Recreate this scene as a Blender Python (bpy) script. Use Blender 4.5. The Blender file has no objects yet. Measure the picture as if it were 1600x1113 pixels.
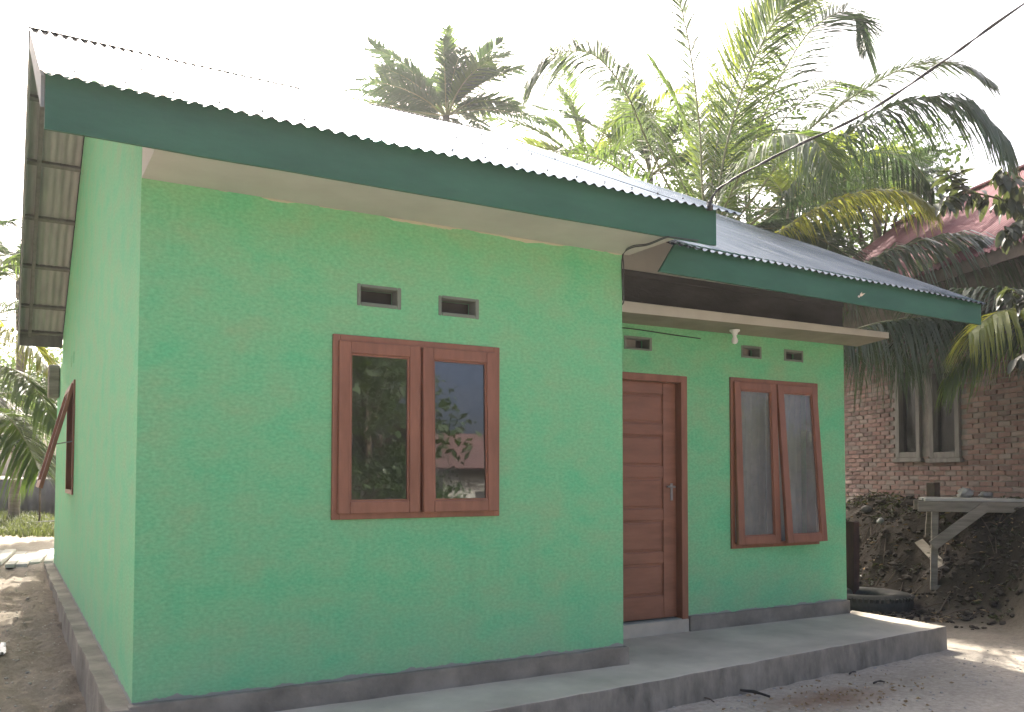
import bpy, bmesh, math, random
from mathutils import Vector, Matrix
random.seed(7)
R = math.radians
sc = bpy.context.scene
col = sc.collection

# ------------------------------------------------------------------ camera
F_PX, V0 = 1367.3366, 689.292
YAW, PITCH, ROLL = -0.5246, 0.0392, 0.0014
CAM = Vector((-0.6148, -5.1348, 1.2389))
FW = Vector((-math.sin(YAW) * math.cos(PITCH), math.cos(YAW) * math.cos(PITCH), math.sin(PITCH)))
_r = Vector((math.cos(YAW), math.sin(YAW), 0))
_u = _r.cross(FW)
RT = _r * math.cos(ROLL) + _u * math.sin(ROLL)
UP = -_r * math.sin(ROLL) + _u * math.cos(ROLL)
cd = bpy.data.cameras.new('camera')
cam = bpy.data.objects.new('camera', cd)
col.objects.link(cam)
m = Matrix((RT, UP, -FW)).transposed().to_4x4()
m.translation = CAM
cam.matrix_world = m
cd.sensor_fit = 'HORIZONTAL'
cd.sensor_width = 36
cd.lens = 36 * F_PX / 1600
cd.shift_y = (V0 - 556.5) / 1600
cd.clip_start = 0.05
cd.clip_end = 2000
sc.camera = cam

# ------------------------------------------------------------------ sky, sun, exposure
SUN_EL, SUN_AZ = R(46), R(9.5)          # azimuth measured from +Y towards +X
w = bpy.data.worlds.new('World')
sc.world = w
w.use_nodes = True
nt = w.node_tree
bg = nt.nodes['Background']
sky = nt.nodes.new('ShaderNodeTexSky')
sky.sky_type = 'NISHITA'
sky.sun_disc = False
sky.sun_elevation = SUN_EL
sky.sun_rotation = SUN_AZ
sky.air_density = 0.55
sky.dust_density = 9.0
sky.ozone_density = 0.3
nt.links.new(sky.outputs[0], bg.inputs[0])
bg.inputs[1].default_value = 0.15
sd = bpy.data.lights.new('sun', 'SUN')
sd.energy = 4.0
sd.angle = R(0.55)
sd.color = (1, 0.94, 0.85)
sun = bpy.data.objects.new('sun', sd)
col.objects.link(sun)
S = Vector((math.sin(SUN_AZ) * math.cos(SUN_EL), math.cos(SUN_AZ) * math.cos(SUN_EL), math.sin(SUN_EL)))
sun.rotation_euler = (-S).to_track_quat('-Z', 'Y').to_euler()
sun.location = S * 40
sc.view_settings.view_transform = 'Standard'
sc.view_settings.look = 'None'
sc.view_settings.gamma = 1
sc.view_settings.exposure = 2.0

# ------------------------------------------------------------------ helpers
def ray(px, py):
    return FW + RT * ((px - 800) / F_PX) + UP * ((V0 - py) / F_PX)
def at(px, py, d):
    return CAM + ray(px, py) * d
def on(px, py, axis, val):
    d = ray(px, py)
    t = (val - CAM[axis]) / d[axis]
    return CAM + d * t

class MB:
    def __init__(s):
        s.v = []; s.f = []
    def add(s, vs, fs):
        n = len(s.v)
        s.v += [tuple(v) for v in vs]
        s.f += [tuple(i + n for i in f) for f in fs]
        return s
    def box(s, x0, x1, y0, y1, z0, z1, M=None):
        vs = [Vector((x, y, z)) for z in (z0, z1) for y in (y0, y1) for x in (x0, x1)]
        if M is not None:
            vs = [M @ v for v in vs]
        return s.add(vs, [(0, 2, 3, 1), (4, 5, 7, 6), (0, 1, 5, 4), (2, 6, 7, 3), (0, 4, 6, 2), (1, 3, 7, 5)])
    def bar(s, a, b, w, h, up=Vector((0, 0, 1))):
        a = Vector(a); b = Vector(b)
        t = (b - a).normalized()
        sd_ = t.cross(up)
        if sd_.length < 1e-4:
            sd_ = Vector((1, 0, 0))
        sd_.normalize(); u = sd_.cross(t)
        vs = [p + sd_ * (i * w / 2) + u * (j * h / 2) for p in (a, b) for i, j in ((-1, -1), (1, -1), (1, 1), (-1, 1))]
        return s.add(vs, [(3, 2, 1, 0), (4, 5, 6, 7), (0, 1, 5, 4), (1, 2, 6, 5), (2, 3, 7, 6), (3, 0, 4, 7)])
    def tube(s, pts, rad, n=8, cap=True):
        pts = [Vector(p) for p in pts]
        rr = rad if isinstance(rad, (list, tuple)) else [rad] * len(pts)
        base = len(s.v)
        ref = Vector((0.31, 0.17, 0.93))
        for i, p in enumerate(pts):
            t = (pts[min(i + 1, len(pts) - 1)] - pts[max(i - 1, 0)]).normalized()
            a = t.cross(ref)
            if a.length < 0.1:
                a = t.cross(Vector((1, 0, 0)))
            a.normalize(); b = t.cross(a)
            for k in range(n):
                an = 2 * math.pi * k / n
                s.v.append(tuple(p + (a * math.cos(an) + b * math.sin(an)) * rr[i]))
        for i in range(len(pts) - 1):
            for k in range(n):
                k2 = (k + 1) % n
                s.f.append((base + i * n + k, base + i * n + k2, base + (i + 1) * n + k2, base + (i + 1) * n + k))
        if cap:
            s.f.append(tuple(base + k for k in range(n - 1, -1, -1)))
            s.f.append(tuple(base + (len(pts) - 1) * n + k for k in range(n)))
        return s
    def lathe(s, c, prof, n=16, M=None):
        base = len(s.v); c = Vector(c)
        for r_, z in prof:
            for k in range(n):
                a = 2 * math.pi * k / n
                v = Vector((r_ * math.cos(a), r_ * math.sin(a), z))
                if M is not None: v = M @ v
                s.v.append(tuple(c + v))
        for i in range(len(prof) - 1):
            for k in range(n):
                k2 = (k + 1) % n
                s.f.append((base + i * n + k, base + i * n + k2, base + (i + 1) * n + k2, base + (i + 1) * n + k))
        return s
    def mesh(s, name, smooth=False):
        me = bpy.data.meshes.new(name)
        me.from_pydata(s.v, [], s.f)
        me.update()
        if smooth:
            me.polygons.foreach_set('use_smooth', [True] * len(me.polygons))
        return me
    def obj(s, name, mat, parent=None, smooth=False, bevel=0):
        o = bpy.data.objects.new(name, s.mesh(name, smooth))
        col.objects.link(o)
        if mat: o.data.materials.append(mat)
        if parent:
            o.parent = parent
            o.matrix_parent_inverse = parent_world(parent).inverted()
        if bevel:
            b = o.modifiers.new('bevel', 'BEVEL'); b.width = bevel; b.segments = 2; b.limit_method = 'ANGLE'
        return o
def parent_world(o):
    M = Matrix.LocRotScale(o.location, o.rotation_euler, o.scale)
    if o.parent:
        M = parent_world(o.parent) @ o.matrix_parent_inverse @ M
    return M
def tag(o, label=None, cat=None, group=None, kind=None):
    if label: o['label'] = label
    if cat: o['category'] = cat
    if group: o['group'] = group
    if kind: o['kind'] = kind
    return o
def empty(name, loc, label, cat, group=None):
    o = bpy.data.objects.new(name, None)
    col.objects.link(o)
    o.location = loc
    o.empty_display_size = 0.2
    return tag(o, label, cat, group)
def inst(name, me, M, parent, mat=None):
    o = bpy.data.objects.new(name, me)
    col.objects.link(o)
    if parent:
        o.parent = parent
        o.matrix_parent_inverse = parent_world(parent).inverted()
    o.matrix_basis = M
    return o

# ------------------------------------------------------------------ materials
def newmat(name):
    mt = bpy.data.materials.new(name)
    mt.use_nodes = True
    n = mt.node_tree.nodes
    return mt, n, mt.node_tree.links, n['Principled BSDF']
def N(nodes, t, **kw):
    x = nodes.new(t)
    for k, v in kw.items():
        if k.startswith('i_'):
            x.inputs[int(k[2:]) if k[2:].isdigit() else k[2:].replace('_', ' ')].default_value = v
        else:
            setattr(x, k, v)
    return x
def ramp(nodes, stops):
    r_ = nodes.new('ShaderNodeValToRGB')
    e = r_.color_ramp.elements
    e[0].position, e[0].color = stops[0][0], (*stops[0][1], 1)
    e[1].position, e[1].color = stops[-1][0], (*stops[-1][1], 1)
    for p, c in stops[1:-1]:
        k = e.new(p); k.color = (*c, 1)
    return r_
def noise(nodes, links, scale, detail=4, stretch=None, vec='pos', rough=0.6):
    t = N(nodes, 'ShaderNodeTexNoise')
    t.inputs['Scale'].default_value = scale
    t.inputs['Detail'].default_value = detail
    t.inputs['Roughness'].default_value = rough
    if vec == 'pos':
        src = N(nodes, 'ShaderNodeNewGeometry').outputs['Position']
    else:
        src = N(nodes, 'ShaderNodeTexCoord').outputs['Object']
    if stretch:
        mp = N(nodes, 'ShaderNodeMapping')
        mp.inputs['Scale'].default_value = stretch
        links.new(src, mp.inputs[0]); src = mp.outputs[0]
    links.new(src, t.inputs['Vector'])
    return t
def mix(nodes, links, fac, a, b, blend='MIX'):
    x = nodes.new('ShaderNodeMix'); x.data_type = 'RGBA'; x.blend_type = blend
    for s_, v in ((0, fac), (6, a), (7, b)):
        if hasattr(v, 'is_linked'): links.new(v, x.inputs[s_])
        elif s_ == 0: x.inputs[0].default_value = v
        else: x.inputs[s_].default_value = (*v, 1)
    return x.outputs[2]
def bump(nodes, links, height, strength, dist, bsdf):
    b = nodes.new('ShaderNodeBump')
    b.inputs['Strength'].default_value = strength
    b.inputs['Distance'].default_value = dist
    links.new(height, b.inputs['Height'])
    links.new(b.outputs[0], bsdf.inputs['Normal'])
def simple(name, c1, c2, scale=6, rough=0.7, bmp=0.3, bscale=60, bdist=0.004, stretch=None, metal=0, spec=0.4, vec='pos', obvar=0.0):
    mt, n, l, p = newmat(name)
    t = noise(n, l, scale, 6, stretch, vec)
    r_ = ramp(n, [(0.3, c1), (0.7, c2)])
    l.new(t.outputs[0], r_.inputs[0])
    c = r_.outputs[0]
    if obvar:
        oi = N(n, 'ShaderNodeObjectInfo')
        mr = N(n, 'ShaderNodeMapRange'); mr.inputs[3].default_value = 1 - obvar; mr.inputs[4].default_value = 1 + obvar
        l.new(oi.outputs['Random'], mr.inputs[0])
        hs = N(n, 'ShaderNodeHueSaturation')
        l.new(mr.outputs[0], hs.inputs['Value']); l.new(c, hs.inputs['Color'])
        c = hs.outputs[0]
    l.new(c, p.inputs['Base Color'])
    p.inputs['Roughness'].default_value = rough
    p.inputs['Metallic'].default_value = metal
    p.inputs['Specular IOR Level'].default_value = spec
    if bmp:
        t2 = noise(n, l, bscale, 5, stretch, vec)
        bump(n, l, t2.outputs[0], bmp, bdist, p)
    return mt

def wall_paint():
    mt, n, l, p = newmat('green_wall_paint')
    t1 = noise(n, l, 3.6, 8, (0.8, 0.8, 1.25))
    r1 = ramp(n, [(0.30, (0.225, 0.435, 0.222)), (0.5, (0.18, 0.475, 0.235)), (0.70, (0.122, 0.475, 0.232))])
    l.new(t1.outputs[0], r1.inputs[0])
    t2 = noise(n, l, 48, 7, (0.8, 0.8, 1.4))
    r2 = ramp(n, [(0.33, (0.82, 0.87, 0.86)), (0.67, (1.17, 1.12, 1.13))])
    l.new(t2.outputs[0], r2.inputs[0])
    c = mix(n, l, 1.0, r1.outputs[0], r2.outputs[0], 'MULTIPLY')
    # cement splash along the foot of the wall, cream overpaint under the soffit
    pos = N(n, 'ShaderNodeNewGeometry').outputs['Position']
    sx = N(n, 'ShaderNodeSeparateXYZ'); l.new(pos, sx.inputs[0])
    t3 = noise(n, l, 7, 6)
    def mth(op, a, b):
        x = N(n, 'ShaderNodeMath', operation=op)
        for i, v in enumerate((a, b)):
            if hasattr(v, 'is_linked'): l.new(v, x.inputs[i])
            else: x.inputs[i].default_value = v
        return x.outputs[0]
    foot = mth('LESS_THAN', sx.outputs[2], mth('SUBTRACT', mth('MULTIPLY', t3.outputs[0], 0.085), 0.024))
    c = mix(n, l, foot, c, (0.25, 0.24, 0.225))
    t4 = noise(n, l, 1.5, 7, (1.2, 1, 6))
    ytest = mth('LESS_THAN', sx.outputs[1], 0.3)
    xtest = mth('GREATER_THAN', sx.outputs[0], 0.004)
    top = mth('GREATER_THAN', sx.outputs[2], mth('SUBTRACT', 2.945, mth('MULTIPLY', t4.outputs[0], 0.15)))
    top = mth('MULTIPLY', mth('MULTIPLY', top, ytest), xtest)
    c = mix(n, l, top, c, (0.46, 0.45, 0.33))
    # dirty rain-splash tint low down
    t5 = noise(n, l, 5, 6, (1, 1, 0.6))
    low = N(n, 'ShaderNodeMapRange'); low.inputs[1].default_value = 0.0; low.inputs[2].default_value = 0.55
    low.inputs[3].default_value = 0.42; low.inputs[4].default_value = 0.0
    l.new(sx.outputs[2], low.inputs[0])
    c = mix(n, l, mth('MULTIPLY', low.outputs[0], t5.outputs[0]), c, (0.26, 0.36, 0.27))
    t8 = noise(n, l, 9, 5, (1.0, 1.0, 0.06))
    t9 = noise(n, l, 0.9, 3)
    r8 = ramp(n, [(0.56, (0, 0, 0)), (0.72, (0.14, 0.14, 0.14))]); l.new(t8.outputs[0], r8.inputs[0])
    r9 = ramp(n, [(0.45, (0, 0, 0)), (0.65, (1, 1, 1))]); l.new(t9.outputs[0], r9.inputs[0])
    c = mix(n, l, mth('MULTIPLY', r8.outputs[0], r9.outputs[0]), c, (0.13, 0.22, 0.14))
    l.new(c, p.inputs['Base Color'])
    p.inputs['Roughness'].default_value = 0.72
    p.inputs['Specular IOR Level'].default_value = 0.3
    ta = noise(n, l, 85, 6, (1, 1, 1.3)); tb = noise(n, l, 4, 3)
    ad = mth('ADD', mth('MULTIPLY', ta.outputs[0], 0.35), tb.outputs[0])
    bump(n, l, ad, 0.45, 0.010, p)
    return mt
M_WALL = wall_paint()
M_FASC = simple('dark_green_paint', (0.010, 0.078, 0.040), (0.026, 0.118, 0.064), 2.2, 0.42, 0.25, 25, 0.004, (0.6, 1, 2))
M_CREAM = simple('cream_paint', (0.44, 0.43, 0.385), (0.52, 0.51, 0.46), 3, 0.7, 0.3, 30, 0.005)
M_BROWN = simple('brown_paint', (0.19, 0.078, 0.044), (0.27, 0.112, 0.066), 5, 0.42, 0.25, 18, 0.003, (3, 3, 0.6))
M_BROWN_H = simple('brown_paint_rail', (0.19, 0.078, 0.044), (0.27, 0.112, 0.066), 5, 0.42, 0.25, 18, 0.003, (0.6, 3, 3))
M_CEMENT = simple('grey_cement', (0.13, 0.155, 0.12), (0.20, 0.22, 0.18), 4, 0.85, 0.6, 40, 0.008)
M_PLINTH = simple('plinth_cement', (0.12, 0.107, 0.085), (0.28, 0.252, 0.205), 3, 0.85, 0.6, 30, 0.012)
M_SLAB = simple('slab_concrete', (0.36, 0.32, 0.255), (0.58, 0.52, 0.42), 1.7, 0.75, 0.5, 45, 0.006)
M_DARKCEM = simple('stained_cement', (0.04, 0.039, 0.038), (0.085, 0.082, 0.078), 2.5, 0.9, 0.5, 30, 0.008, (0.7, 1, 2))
M_RAWWOOD = simple('weathered_wood', (0.16, 0.135, 0.105), (0.30, 0.27, 0.22), 4, 0.85, 0.5, 25, 0.006, (0.6, 0.6, 5), vec='obj')
M_GREYWOOD = simple('grey_frame_wood', (0.12, 0.11, 0.10), (0.20, 0.185, 0.17), 5, 0.85, 0.5, 25, 0.006, (3, 3, 0.6))
M_DARK = simple('dark_interior', (0.05, 0.05, 0.05), (0.09, 0.085, 0.08), 2, 0.9, 0)
M_INNER = simple('interior_plaster', (0.22, 0.22, 0.2), (0.3, 0.3, 0.28), 2, 0.9, 0)
M_CABLE = simple('cable_rubber', (0.03, 0.03, 0.032), (0.06, 0.06, 0.06), 20, 0.5, 0)
M_METAL = simple('handle_metal', (0.25, 0.25, 0.25), (0.36, 0.36, 0.36), 20, 0.4, 0, metal=1)
M_WHITE = simple('white_plastic', (0.68, 0.68, 0.66), (0.76, 0.76, 0.74), 8, 0.4, 0)
M_RUBBER = simple('tyre_rubber', (0.03, 0.032, 0.028), (0.07, 0.07, 0.06), 9, 0.75, 0.5, 40, 0.005)
M_STONE = simple('grey_stone', (0.10, 0.095, 0.085), (0.22, 0.21, 0.19), 7, 0.9, 0.6, 25, 0.01)
M_STONEL = simple('pale_lump', (0.33, 0.33, 0.30), (0.5, 0.5, 0.47), 9, 0.9, 0.6, 30, 0.01)
M_BARK = simple('palm_bark', (0.10, 0.085, 0.065), (0.22, 0.19, 0.15), 3, 0.9, 0.8, 12, 0.03, (1, 1, 6))
M_TWIG = simple('twig_bark', (0.07, 0.055, 0.04), (0.13, 0.10, 0.075), 8, 0.9, 0.4)
M_MORTAR = simple('mortar', (0.15, 0.13, 0.118), (0.24, 0.21, 0.19), 6, 0.95, 0.6, 40, 0.01)
M_PLASTIC = simple('plastic_scrap', (0.42, 0.44, 0.47), (0.55, 0.57, 0.6), 6, 0.4, 0)
M_PALEBOARD = simple('pale_board', (0.45, 0.42, 0.36), (0.62, 0.59, 0.52), 5, 0.8, 0.4, vec='pos', obvar=0.1)

def zinc(name, base, rough, metal, dark):
    mt, n, l, p = newmat(name)
    t = noise(n, l, 1.5, 6, (6, 0.5, 0.5))
    r_ = ramp(n, [(0.3, dark), (0.65, base)])
    l.new(t.outputs[0], r_.inputs[0])
    oi = N(n, 'ShaderNodeObjectInfo')
    mr = N(n, 'ShaderNodeMapRange'); mr.inputs[3].default_value = 0.9; mr.inputs[4].default_value = 1.05
    l.new(oi.outputs['Random'], mr.inputs[0])
    hs = N(n, 'ShaderNodeHueSaturation'); l.new(mr.outputs[0], hs.inputs['Value']); l.new(r_.outputs[0], hs.inputs['Color'])
    l.new(hs.outputs[0], p.inputs['Base Color'])
    p.inputs['Metallic'].default_value = metal
    p.inputs['Specular Tint'].default_value = (0.33, 0.345, 0.365, 1)
    t2 = noise(n, l, 8, 5)
    mr2 = N(n, 'ShaderNodeMapRange'); mr2.inputs[3].default_value = rough - 0.04; mr2.inputs[4].default_value = rough + 0.06
    l.new(t2.outputs[0], mr2.inputs[0]); l.new(mr2.outputs[0], p.inputs['Roughness'])
    return mt
M_ZINC = zinc('zinc_sheet', (0.15, 0.168, 0.19), 0.09, 1.0, (0.085, 0.098, 0.115))
M_ZINC_D = zinc('dull_zinc_trim', (0.34, 0.34, 0.33), 0.55, 0.5, (0.22, 0.22, 0.21))
M_MAROON = simple('maroon_roof_paint', (0.115, 0.030, 0.038), (0.165, 0.050, 0.058), 1.5, 0.8, 0.1, 10, 0.002, (1, 1, 1))

def glass(nm='window_glass', ior=2.1, d0=0.02, d1=0.16):
    mt, n, l, p = newmat(nm)
    out = n['Material Output']
    n.remove(p)
    tr = N(n, 'ShaderNodeBsdfTransparent'); tr.inputs[0].default_value = (0.72, 0.76, 0.74, 1)
    gl = N(n, 'ShaderNodeBsdfGlossy'); gl.inputs['Roughness'].default_value = 0.015; gl.inputs['Color'].default_value = (0.9, 0.93, 0.95, 1)
    df = N(n, 'ShaderNodeBsdfDiffuse'); df.inputs[0].default_value = (0.35, 0.34, 0.31, 1)
    lw = N(n, 'ShaderNodeFresnel'); lw.inputs[0].default_value = ior
    m1 = N(n, 'ShaderNodeMixShader'); l.new(lw.outputs[0], m1.inputs[0]); l.new(tr.outputs[0], m1.inputs[1]); l.new(gl.outputs[0], m1.inputs[2])
    t = noise(n, l, 6, 6)
    mr = N(n, 'ShaderNodeMapRange'); mr.inputs[1].default_value = 0.45; mr.inputs[2].default_value = 0.8; mr.inputs[3].default_value = d0; mr.inputs[4].default_value = d1
    l.new(t.outputs[0], mr.inputs[0])
    m2 = N(n, 'ShaderNodeMixShader'); l.new(mr.outputs[0], m2.inputs[0]); l.new(m1.outputs[0], m2.inputs[1]); l.new(df.outputs[0], m2.inputs[2])
    l.new(m2.outputs[0], out.inputs[0])
    return mt
M_GLASS = glass()
M_GLASS_DULL = glass('dull_dark_glass', 1.22)
M_GLASS_DUSTY = glass('dusty_glass', 1.7, 0.30, 0.50)

def leafmat(name, c1, c2, tc, tf=0.4, rough=0.42, obvar=0.15):
    mt, n, l, p = newmat(name)
    out = n['Material Output']
    t = noise(n, l, 1.6, 3)
    t_ = noise(n, l, 14, 2)
    r_ = ramp(n, [(0.3, c1), (0.7, c2)])
    ad = N(n, 'ShaderNodeMath', operation='MULTIPLY_ADD'); l.new(t_.outputs[0], ad.inputs[0]); ad.inputs[1].default_value = 0.5
    sb = N(n, 'ShaderNodeMath', operation='MULTIPLY'); l.new(t.outputs[0], sb.inputs[0]); sb.inputs[1].default_value = 0.5
    l.new(sb.outputs[0], ad.inputs[2])
    l.new(ad.outputs[0], r_.inputs[0])
    oi = N(n, 'ShaderNodeObjectInfo')
    mr = N(n, 'ShaderNodeMapRange'); mr.inputs[3].default_value = 1 - obvar; mr.inputs[4].default_value = 1 + obvar
    l.new(oi.outputs['Random'], mr.inputs[0])
    hs = N(n, 'ShaderNodeHueSaturation'); l.new(mr.outputs[0], hs.inputs['Value']); l.new(r_.outputs[0], hs.inputs['Color'])
    l.new(hs.outputs[0], p.inputs['Base Color'])
    p.inputs['Roughness'].default_value = rough
    p.inputs['Specular IOR Level'].default_value = 0.55
    tl = N(n, 'ShaderNodeBsdfTranslucent'); tl.inputs[0].default_value = (*tc, 1)
    mx = N(n, 'ShaderNodeMixShader'); mx.inputs[0].default_value = tf
    l.new(p.outputs[0], mx.inputs[1]); l.new(tl.outputs[0], mx.inputs[2]); l.new(mx.outputs[0], out.inputs[0])
    return mt
L_GREEN = leafmat('palm_leaf_green', (0.035, 0.075, 0.030), (0.075, 0.125, 0.040), (0.20, 0.30, 0.05), 0.40)
L_DARK = leafmat('palm_leaf_dark', (0.022, 0.050, 0.026), (0.045, 0.085, 0.035), (0.10, 0.17, 0.05), 0.25)
L_YELL = leafmat('palm_leaf_yellow', (0.10, 0.14, 0.025), (0.17, 0.195, 0.035), (0.36, 0.37, 0.05), 0.48)
L_LIME = leafmat('palm_leaf_lime', (0.07, 0.115, 0.025), (0.12, 0.165, 0.035), (0.30, 0.37, 0.05), 0.45)
L_GREY = leafmat('palm_leaf_greyish', (0.045, 0.070, 0.045), (0.085, 0.115, 0.070), (0.15, 0.20, 0.09), 0.3, 0.3)
L_BROAD = leafmat('broad_leaf', (0.024, 0.030, 0.020), (0.045, 0.055, 0.032), (0.12, 0.15, 0.04), 0.22, 0.45)
L_TREE = leafmat('tree_leaf', (0.035, 0.070, 0.025), (0.07, 0.12, 0.035), (0.14, 0.22, 0.04), 0.3, 0.5)
L_STEM = simple('frond_stem', (0.16, 0.17, 0.07), (0.26, 0.25, 0.13), 5, 0.5, 0)
L_DRY = simple('dry_leaf', (0.25, 0.17, 0.09), (0.42, 0.31, 0.18), 9, 0.8, 0)
L_GRASS = leafmat('grass_blade', (0.045, 0.065, 0.02), (0.085, 0.105, 0.035), (0.14, 0.17, 0.04), 0.3)

# ------------------------------------------------------------------ key measures
W1, HW, RC, W2 = 3.292, 2.87, 0.776, 6.655
OV, XL, XR, FZ0, FZ1 = 0.555, -0.49, 3.70, 2.855, 3.095
LB = 8.75
PIT = 0.5
RY = 3.5
def zmain(y):          # upper side of the main roof
    return FZ1 + 0.005 + PIT * ((y + 0.58) if y <= RY else (2 * RY + 0.58 - y))
YP = -0.30
def zporch(y):
    return 2.905 + PIT * ((y + 0.30) if y <= RY else (2 * RY + 0.30 - y))
P1 = at(1320, 770, 14.3); P1.z = 0
BD = Vector((0.3233, 0.9463, 0))       # along the brick wall, away from us
BN = Vector((0.9463, -0.3233, 0))      # into the brick house

# ------------------------------------------------------------------ ground
def sm(a, b, x):
    t = max(0, min(1, (x - a) / (b - a))); return t * t * (3 - 2 * t)
from mathutils import noise as mn
def ground_z(x, y):
    z = -0.33
    z += 0.30 * sm(0.0, 10.5, y) * sm(2.0, 0.0, x) + 0.25 * sm(10, 20, y) * sm(2, 0, x)
    z -= 0.03 * sm(7, 9, x)
    q = Vector((x, y, 0)) - P1
    n_ = -(q.dot(BN)); s_ = q.dot(BD)
    if n_ < 3:
        k = sm(1.55, 0.12, n_ + 0.25 * mn.noise(Vector((x * 1.3, y * 1.3, 3)))) * sm(9.0, 7.4, abs(s_ + 2))
        z += 1.28 * k
        kb = k * (1 - k) * 4
        z += kb * (0.16 * mn.noise(Vector((x * 3.1, y * 3.1, 7))) + 0.06 * mn.noise(Vector((x * 7.3, y * 7.3, 9))) + 0.02 * mn.noise(Vector((x * 15, y * 15, 2))))
    near = sm(14, 9, math.hypot(x - 3, y - 2))
    z += near * (0.020 * mn.noise(Vector((x * 1.1, y * 1.1, 0))) + 0.010 * mn.noise(Vector((x * 4, y * 4, 1))) + 0.006 * mn.noise(Vector((x * 11, y * 11, 2))))
    if x < 0.1 and y > -1.5:
        kk = sm(0.1, -0.15, x) * sm(-1.5, 0.3, y)
        z += kk * (0.045 * mn.noise(Vector((x * 2.4, y * 2.4, 5))) + 0.042 * mn.noise(Vector((x * 7, y * 6, 6))) + 0.030 * mn.noise(Vector((x * 19, y * 17, 8))))
    return z
def axis(lo, hi, fine, step, far):
    a = []
    v = lo
    while v < hi: a.append(v); v += step
    out = []; s_ = fine; p = lo
    while p > -far: s_ *= 1.45; p -= s_; out.append(p)
    out2 = []; s_ = fine; p = hi
    while p < far: s_ *= 1.45; p += s_; out2.append(p)
    return list(reversed(out)) + a + [hi] + out2
gx = axis(-1.1, 12.0, 0.06, 0.055, 500)
gx = [v for v in gx]
gy = axis(-1.6, 6.5, 0.06, 0.055, 500)
g = MB()
for y in gy:
    for x in gx:
        g.v.append((x, y, ground_z(x, y)))
nx = len(gx)
for j in range(len(gy) - 1):
    for i in range(nx - 1):
        g.f.append((j * nx + i, j * nx + i + 1, (j + 1) * nx + i + 1, (j + 1) * nx + i))
def dirt():
    mt, n, l, p = newmat('bare_soil')
    t1 = noise(n, l, 0.9, 8); r1 = ramp(n, [(0.3, (0.36, 0.32, 0.26)), (0.55, (0.45, 0.405, 0.34)), (0.75, (0.51, 0.465, 0.395))])
    l.new(t1.outputs[0], r1.inputs[0])
    t2 = noise(n, l, 22, 7, rough=0.75); r2 = ramp(n, [(0.3, (0.66, 0.65, 0.63)), (0.7, (1.15, 1.13, 1.1))])
    l.new(t2.outputs[0], r2.inputs[0])
    c = mix(n, l, 1.0, r1.outputs[0], r2.outputs[0], 'MULTIPLY')
    # reddish damp patch in front of the porch and dark bank soil, tree shade painted in
    pos = N(n, 'ShaderNodeNewGeometry').outputs['Position']
    def blob(cx, cy, rx, ry):
        mp = N(n, 'ShaderNodeMapping'); mp.inputs['Location'].default_value = (-cx / rx, -cy / ry, 0); mp.inputs['Scale'].default_value = (1 / rx, 1 / ry, 0)
        l.new(pos, mp.inputs[0])
        ln = N(n, 'ShaderNodeVectorMath', operation='LENGTH'); l.new(mp.outputs[0], ln.inputs[0])
        tn = noise(n, l, 5, 6)
        ad = N(n, 'ShaderNodeMath', operation='ADD'); l.new(ln.outputs['Value'], ad.inputs[0])
        ms = N(n, 'ShaderNodeMath', operation='MULTIPLY'); l.new(tn.outputs[0], ms.inputs[0]); ms.inputs[1].default_value = 0.9
        l.new(ms.outputs[0], ad.inputs[1])
        mr = N(n, 'ShaderNodeMapRange'); mr.inputs[1].default_value = 0.7; mr.inputs[2].default_value = 1.6; mr.inputs[3].default_value = 0.75; mr.inputs[4].default_value = 0
        l.new(ad.outputs[0], mr.inputs[0])
        return mr.outputs[0]
    c = mix(n, l, blob(4.45, -0.85, 0.55, 0.28), c, (0.20, 0.12, 0.07))
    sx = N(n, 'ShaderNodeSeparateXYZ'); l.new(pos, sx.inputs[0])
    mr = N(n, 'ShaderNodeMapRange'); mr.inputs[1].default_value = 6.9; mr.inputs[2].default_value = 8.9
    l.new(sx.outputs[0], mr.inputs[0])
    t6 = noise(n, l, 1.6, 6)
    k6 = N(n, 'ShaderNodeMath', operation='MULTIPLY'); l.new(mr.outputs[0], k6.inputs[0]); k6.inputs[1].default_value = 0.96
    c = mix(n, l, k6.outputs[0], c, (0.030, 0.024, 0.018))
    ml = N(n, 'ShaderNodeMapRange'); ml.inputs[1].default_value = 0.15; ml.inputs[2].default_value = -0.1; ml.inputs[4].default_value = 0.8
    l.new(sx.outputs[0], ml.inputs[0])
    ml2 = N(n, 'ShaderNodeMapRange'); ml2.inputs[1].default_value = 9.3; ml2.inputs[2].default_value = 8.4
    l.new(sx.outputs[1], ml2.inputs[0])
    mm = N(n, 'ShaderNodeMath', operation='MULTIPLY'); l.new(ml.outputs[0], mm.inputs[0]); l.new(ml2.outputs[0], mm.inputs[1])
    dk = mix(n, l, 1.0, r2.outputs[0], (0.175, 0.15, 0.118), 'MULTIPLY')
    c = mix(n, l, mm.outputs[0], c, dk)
    t7 = noise(n, l, 9, 5); r7 = ramp(n, [(0.62, (0, 0, 0)), (0.75, (1, 1, 1))]); l.new(t7.outputs[0], r7.inputs[0])
    k7 = N(n, 'ShaderNodeMath', operation='MULTIPLY'); l.new(r7.outputs[0], k7.inputs[0]); k7.inputs[1].default_value = 0.18
    c = mix(n, l, k7.outputs[0], c, (0.13, 0.115, 0.095))
    l.new(c, p.inputs['Base Color'])
    p.inputs['Roughness'].default_value = 0.95
    p.inputs['Specular IOR Level'].default_value = 0.15
    tb = noise(n, l, 30, 8, rough=0.7)
    bump(n, l, tb.outputs[0], 0.8, 0.03, p)
    return mt
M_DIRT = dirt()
tag(g.obj('ground', M_DIRT, smooth=True), kind='structure')

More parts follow.
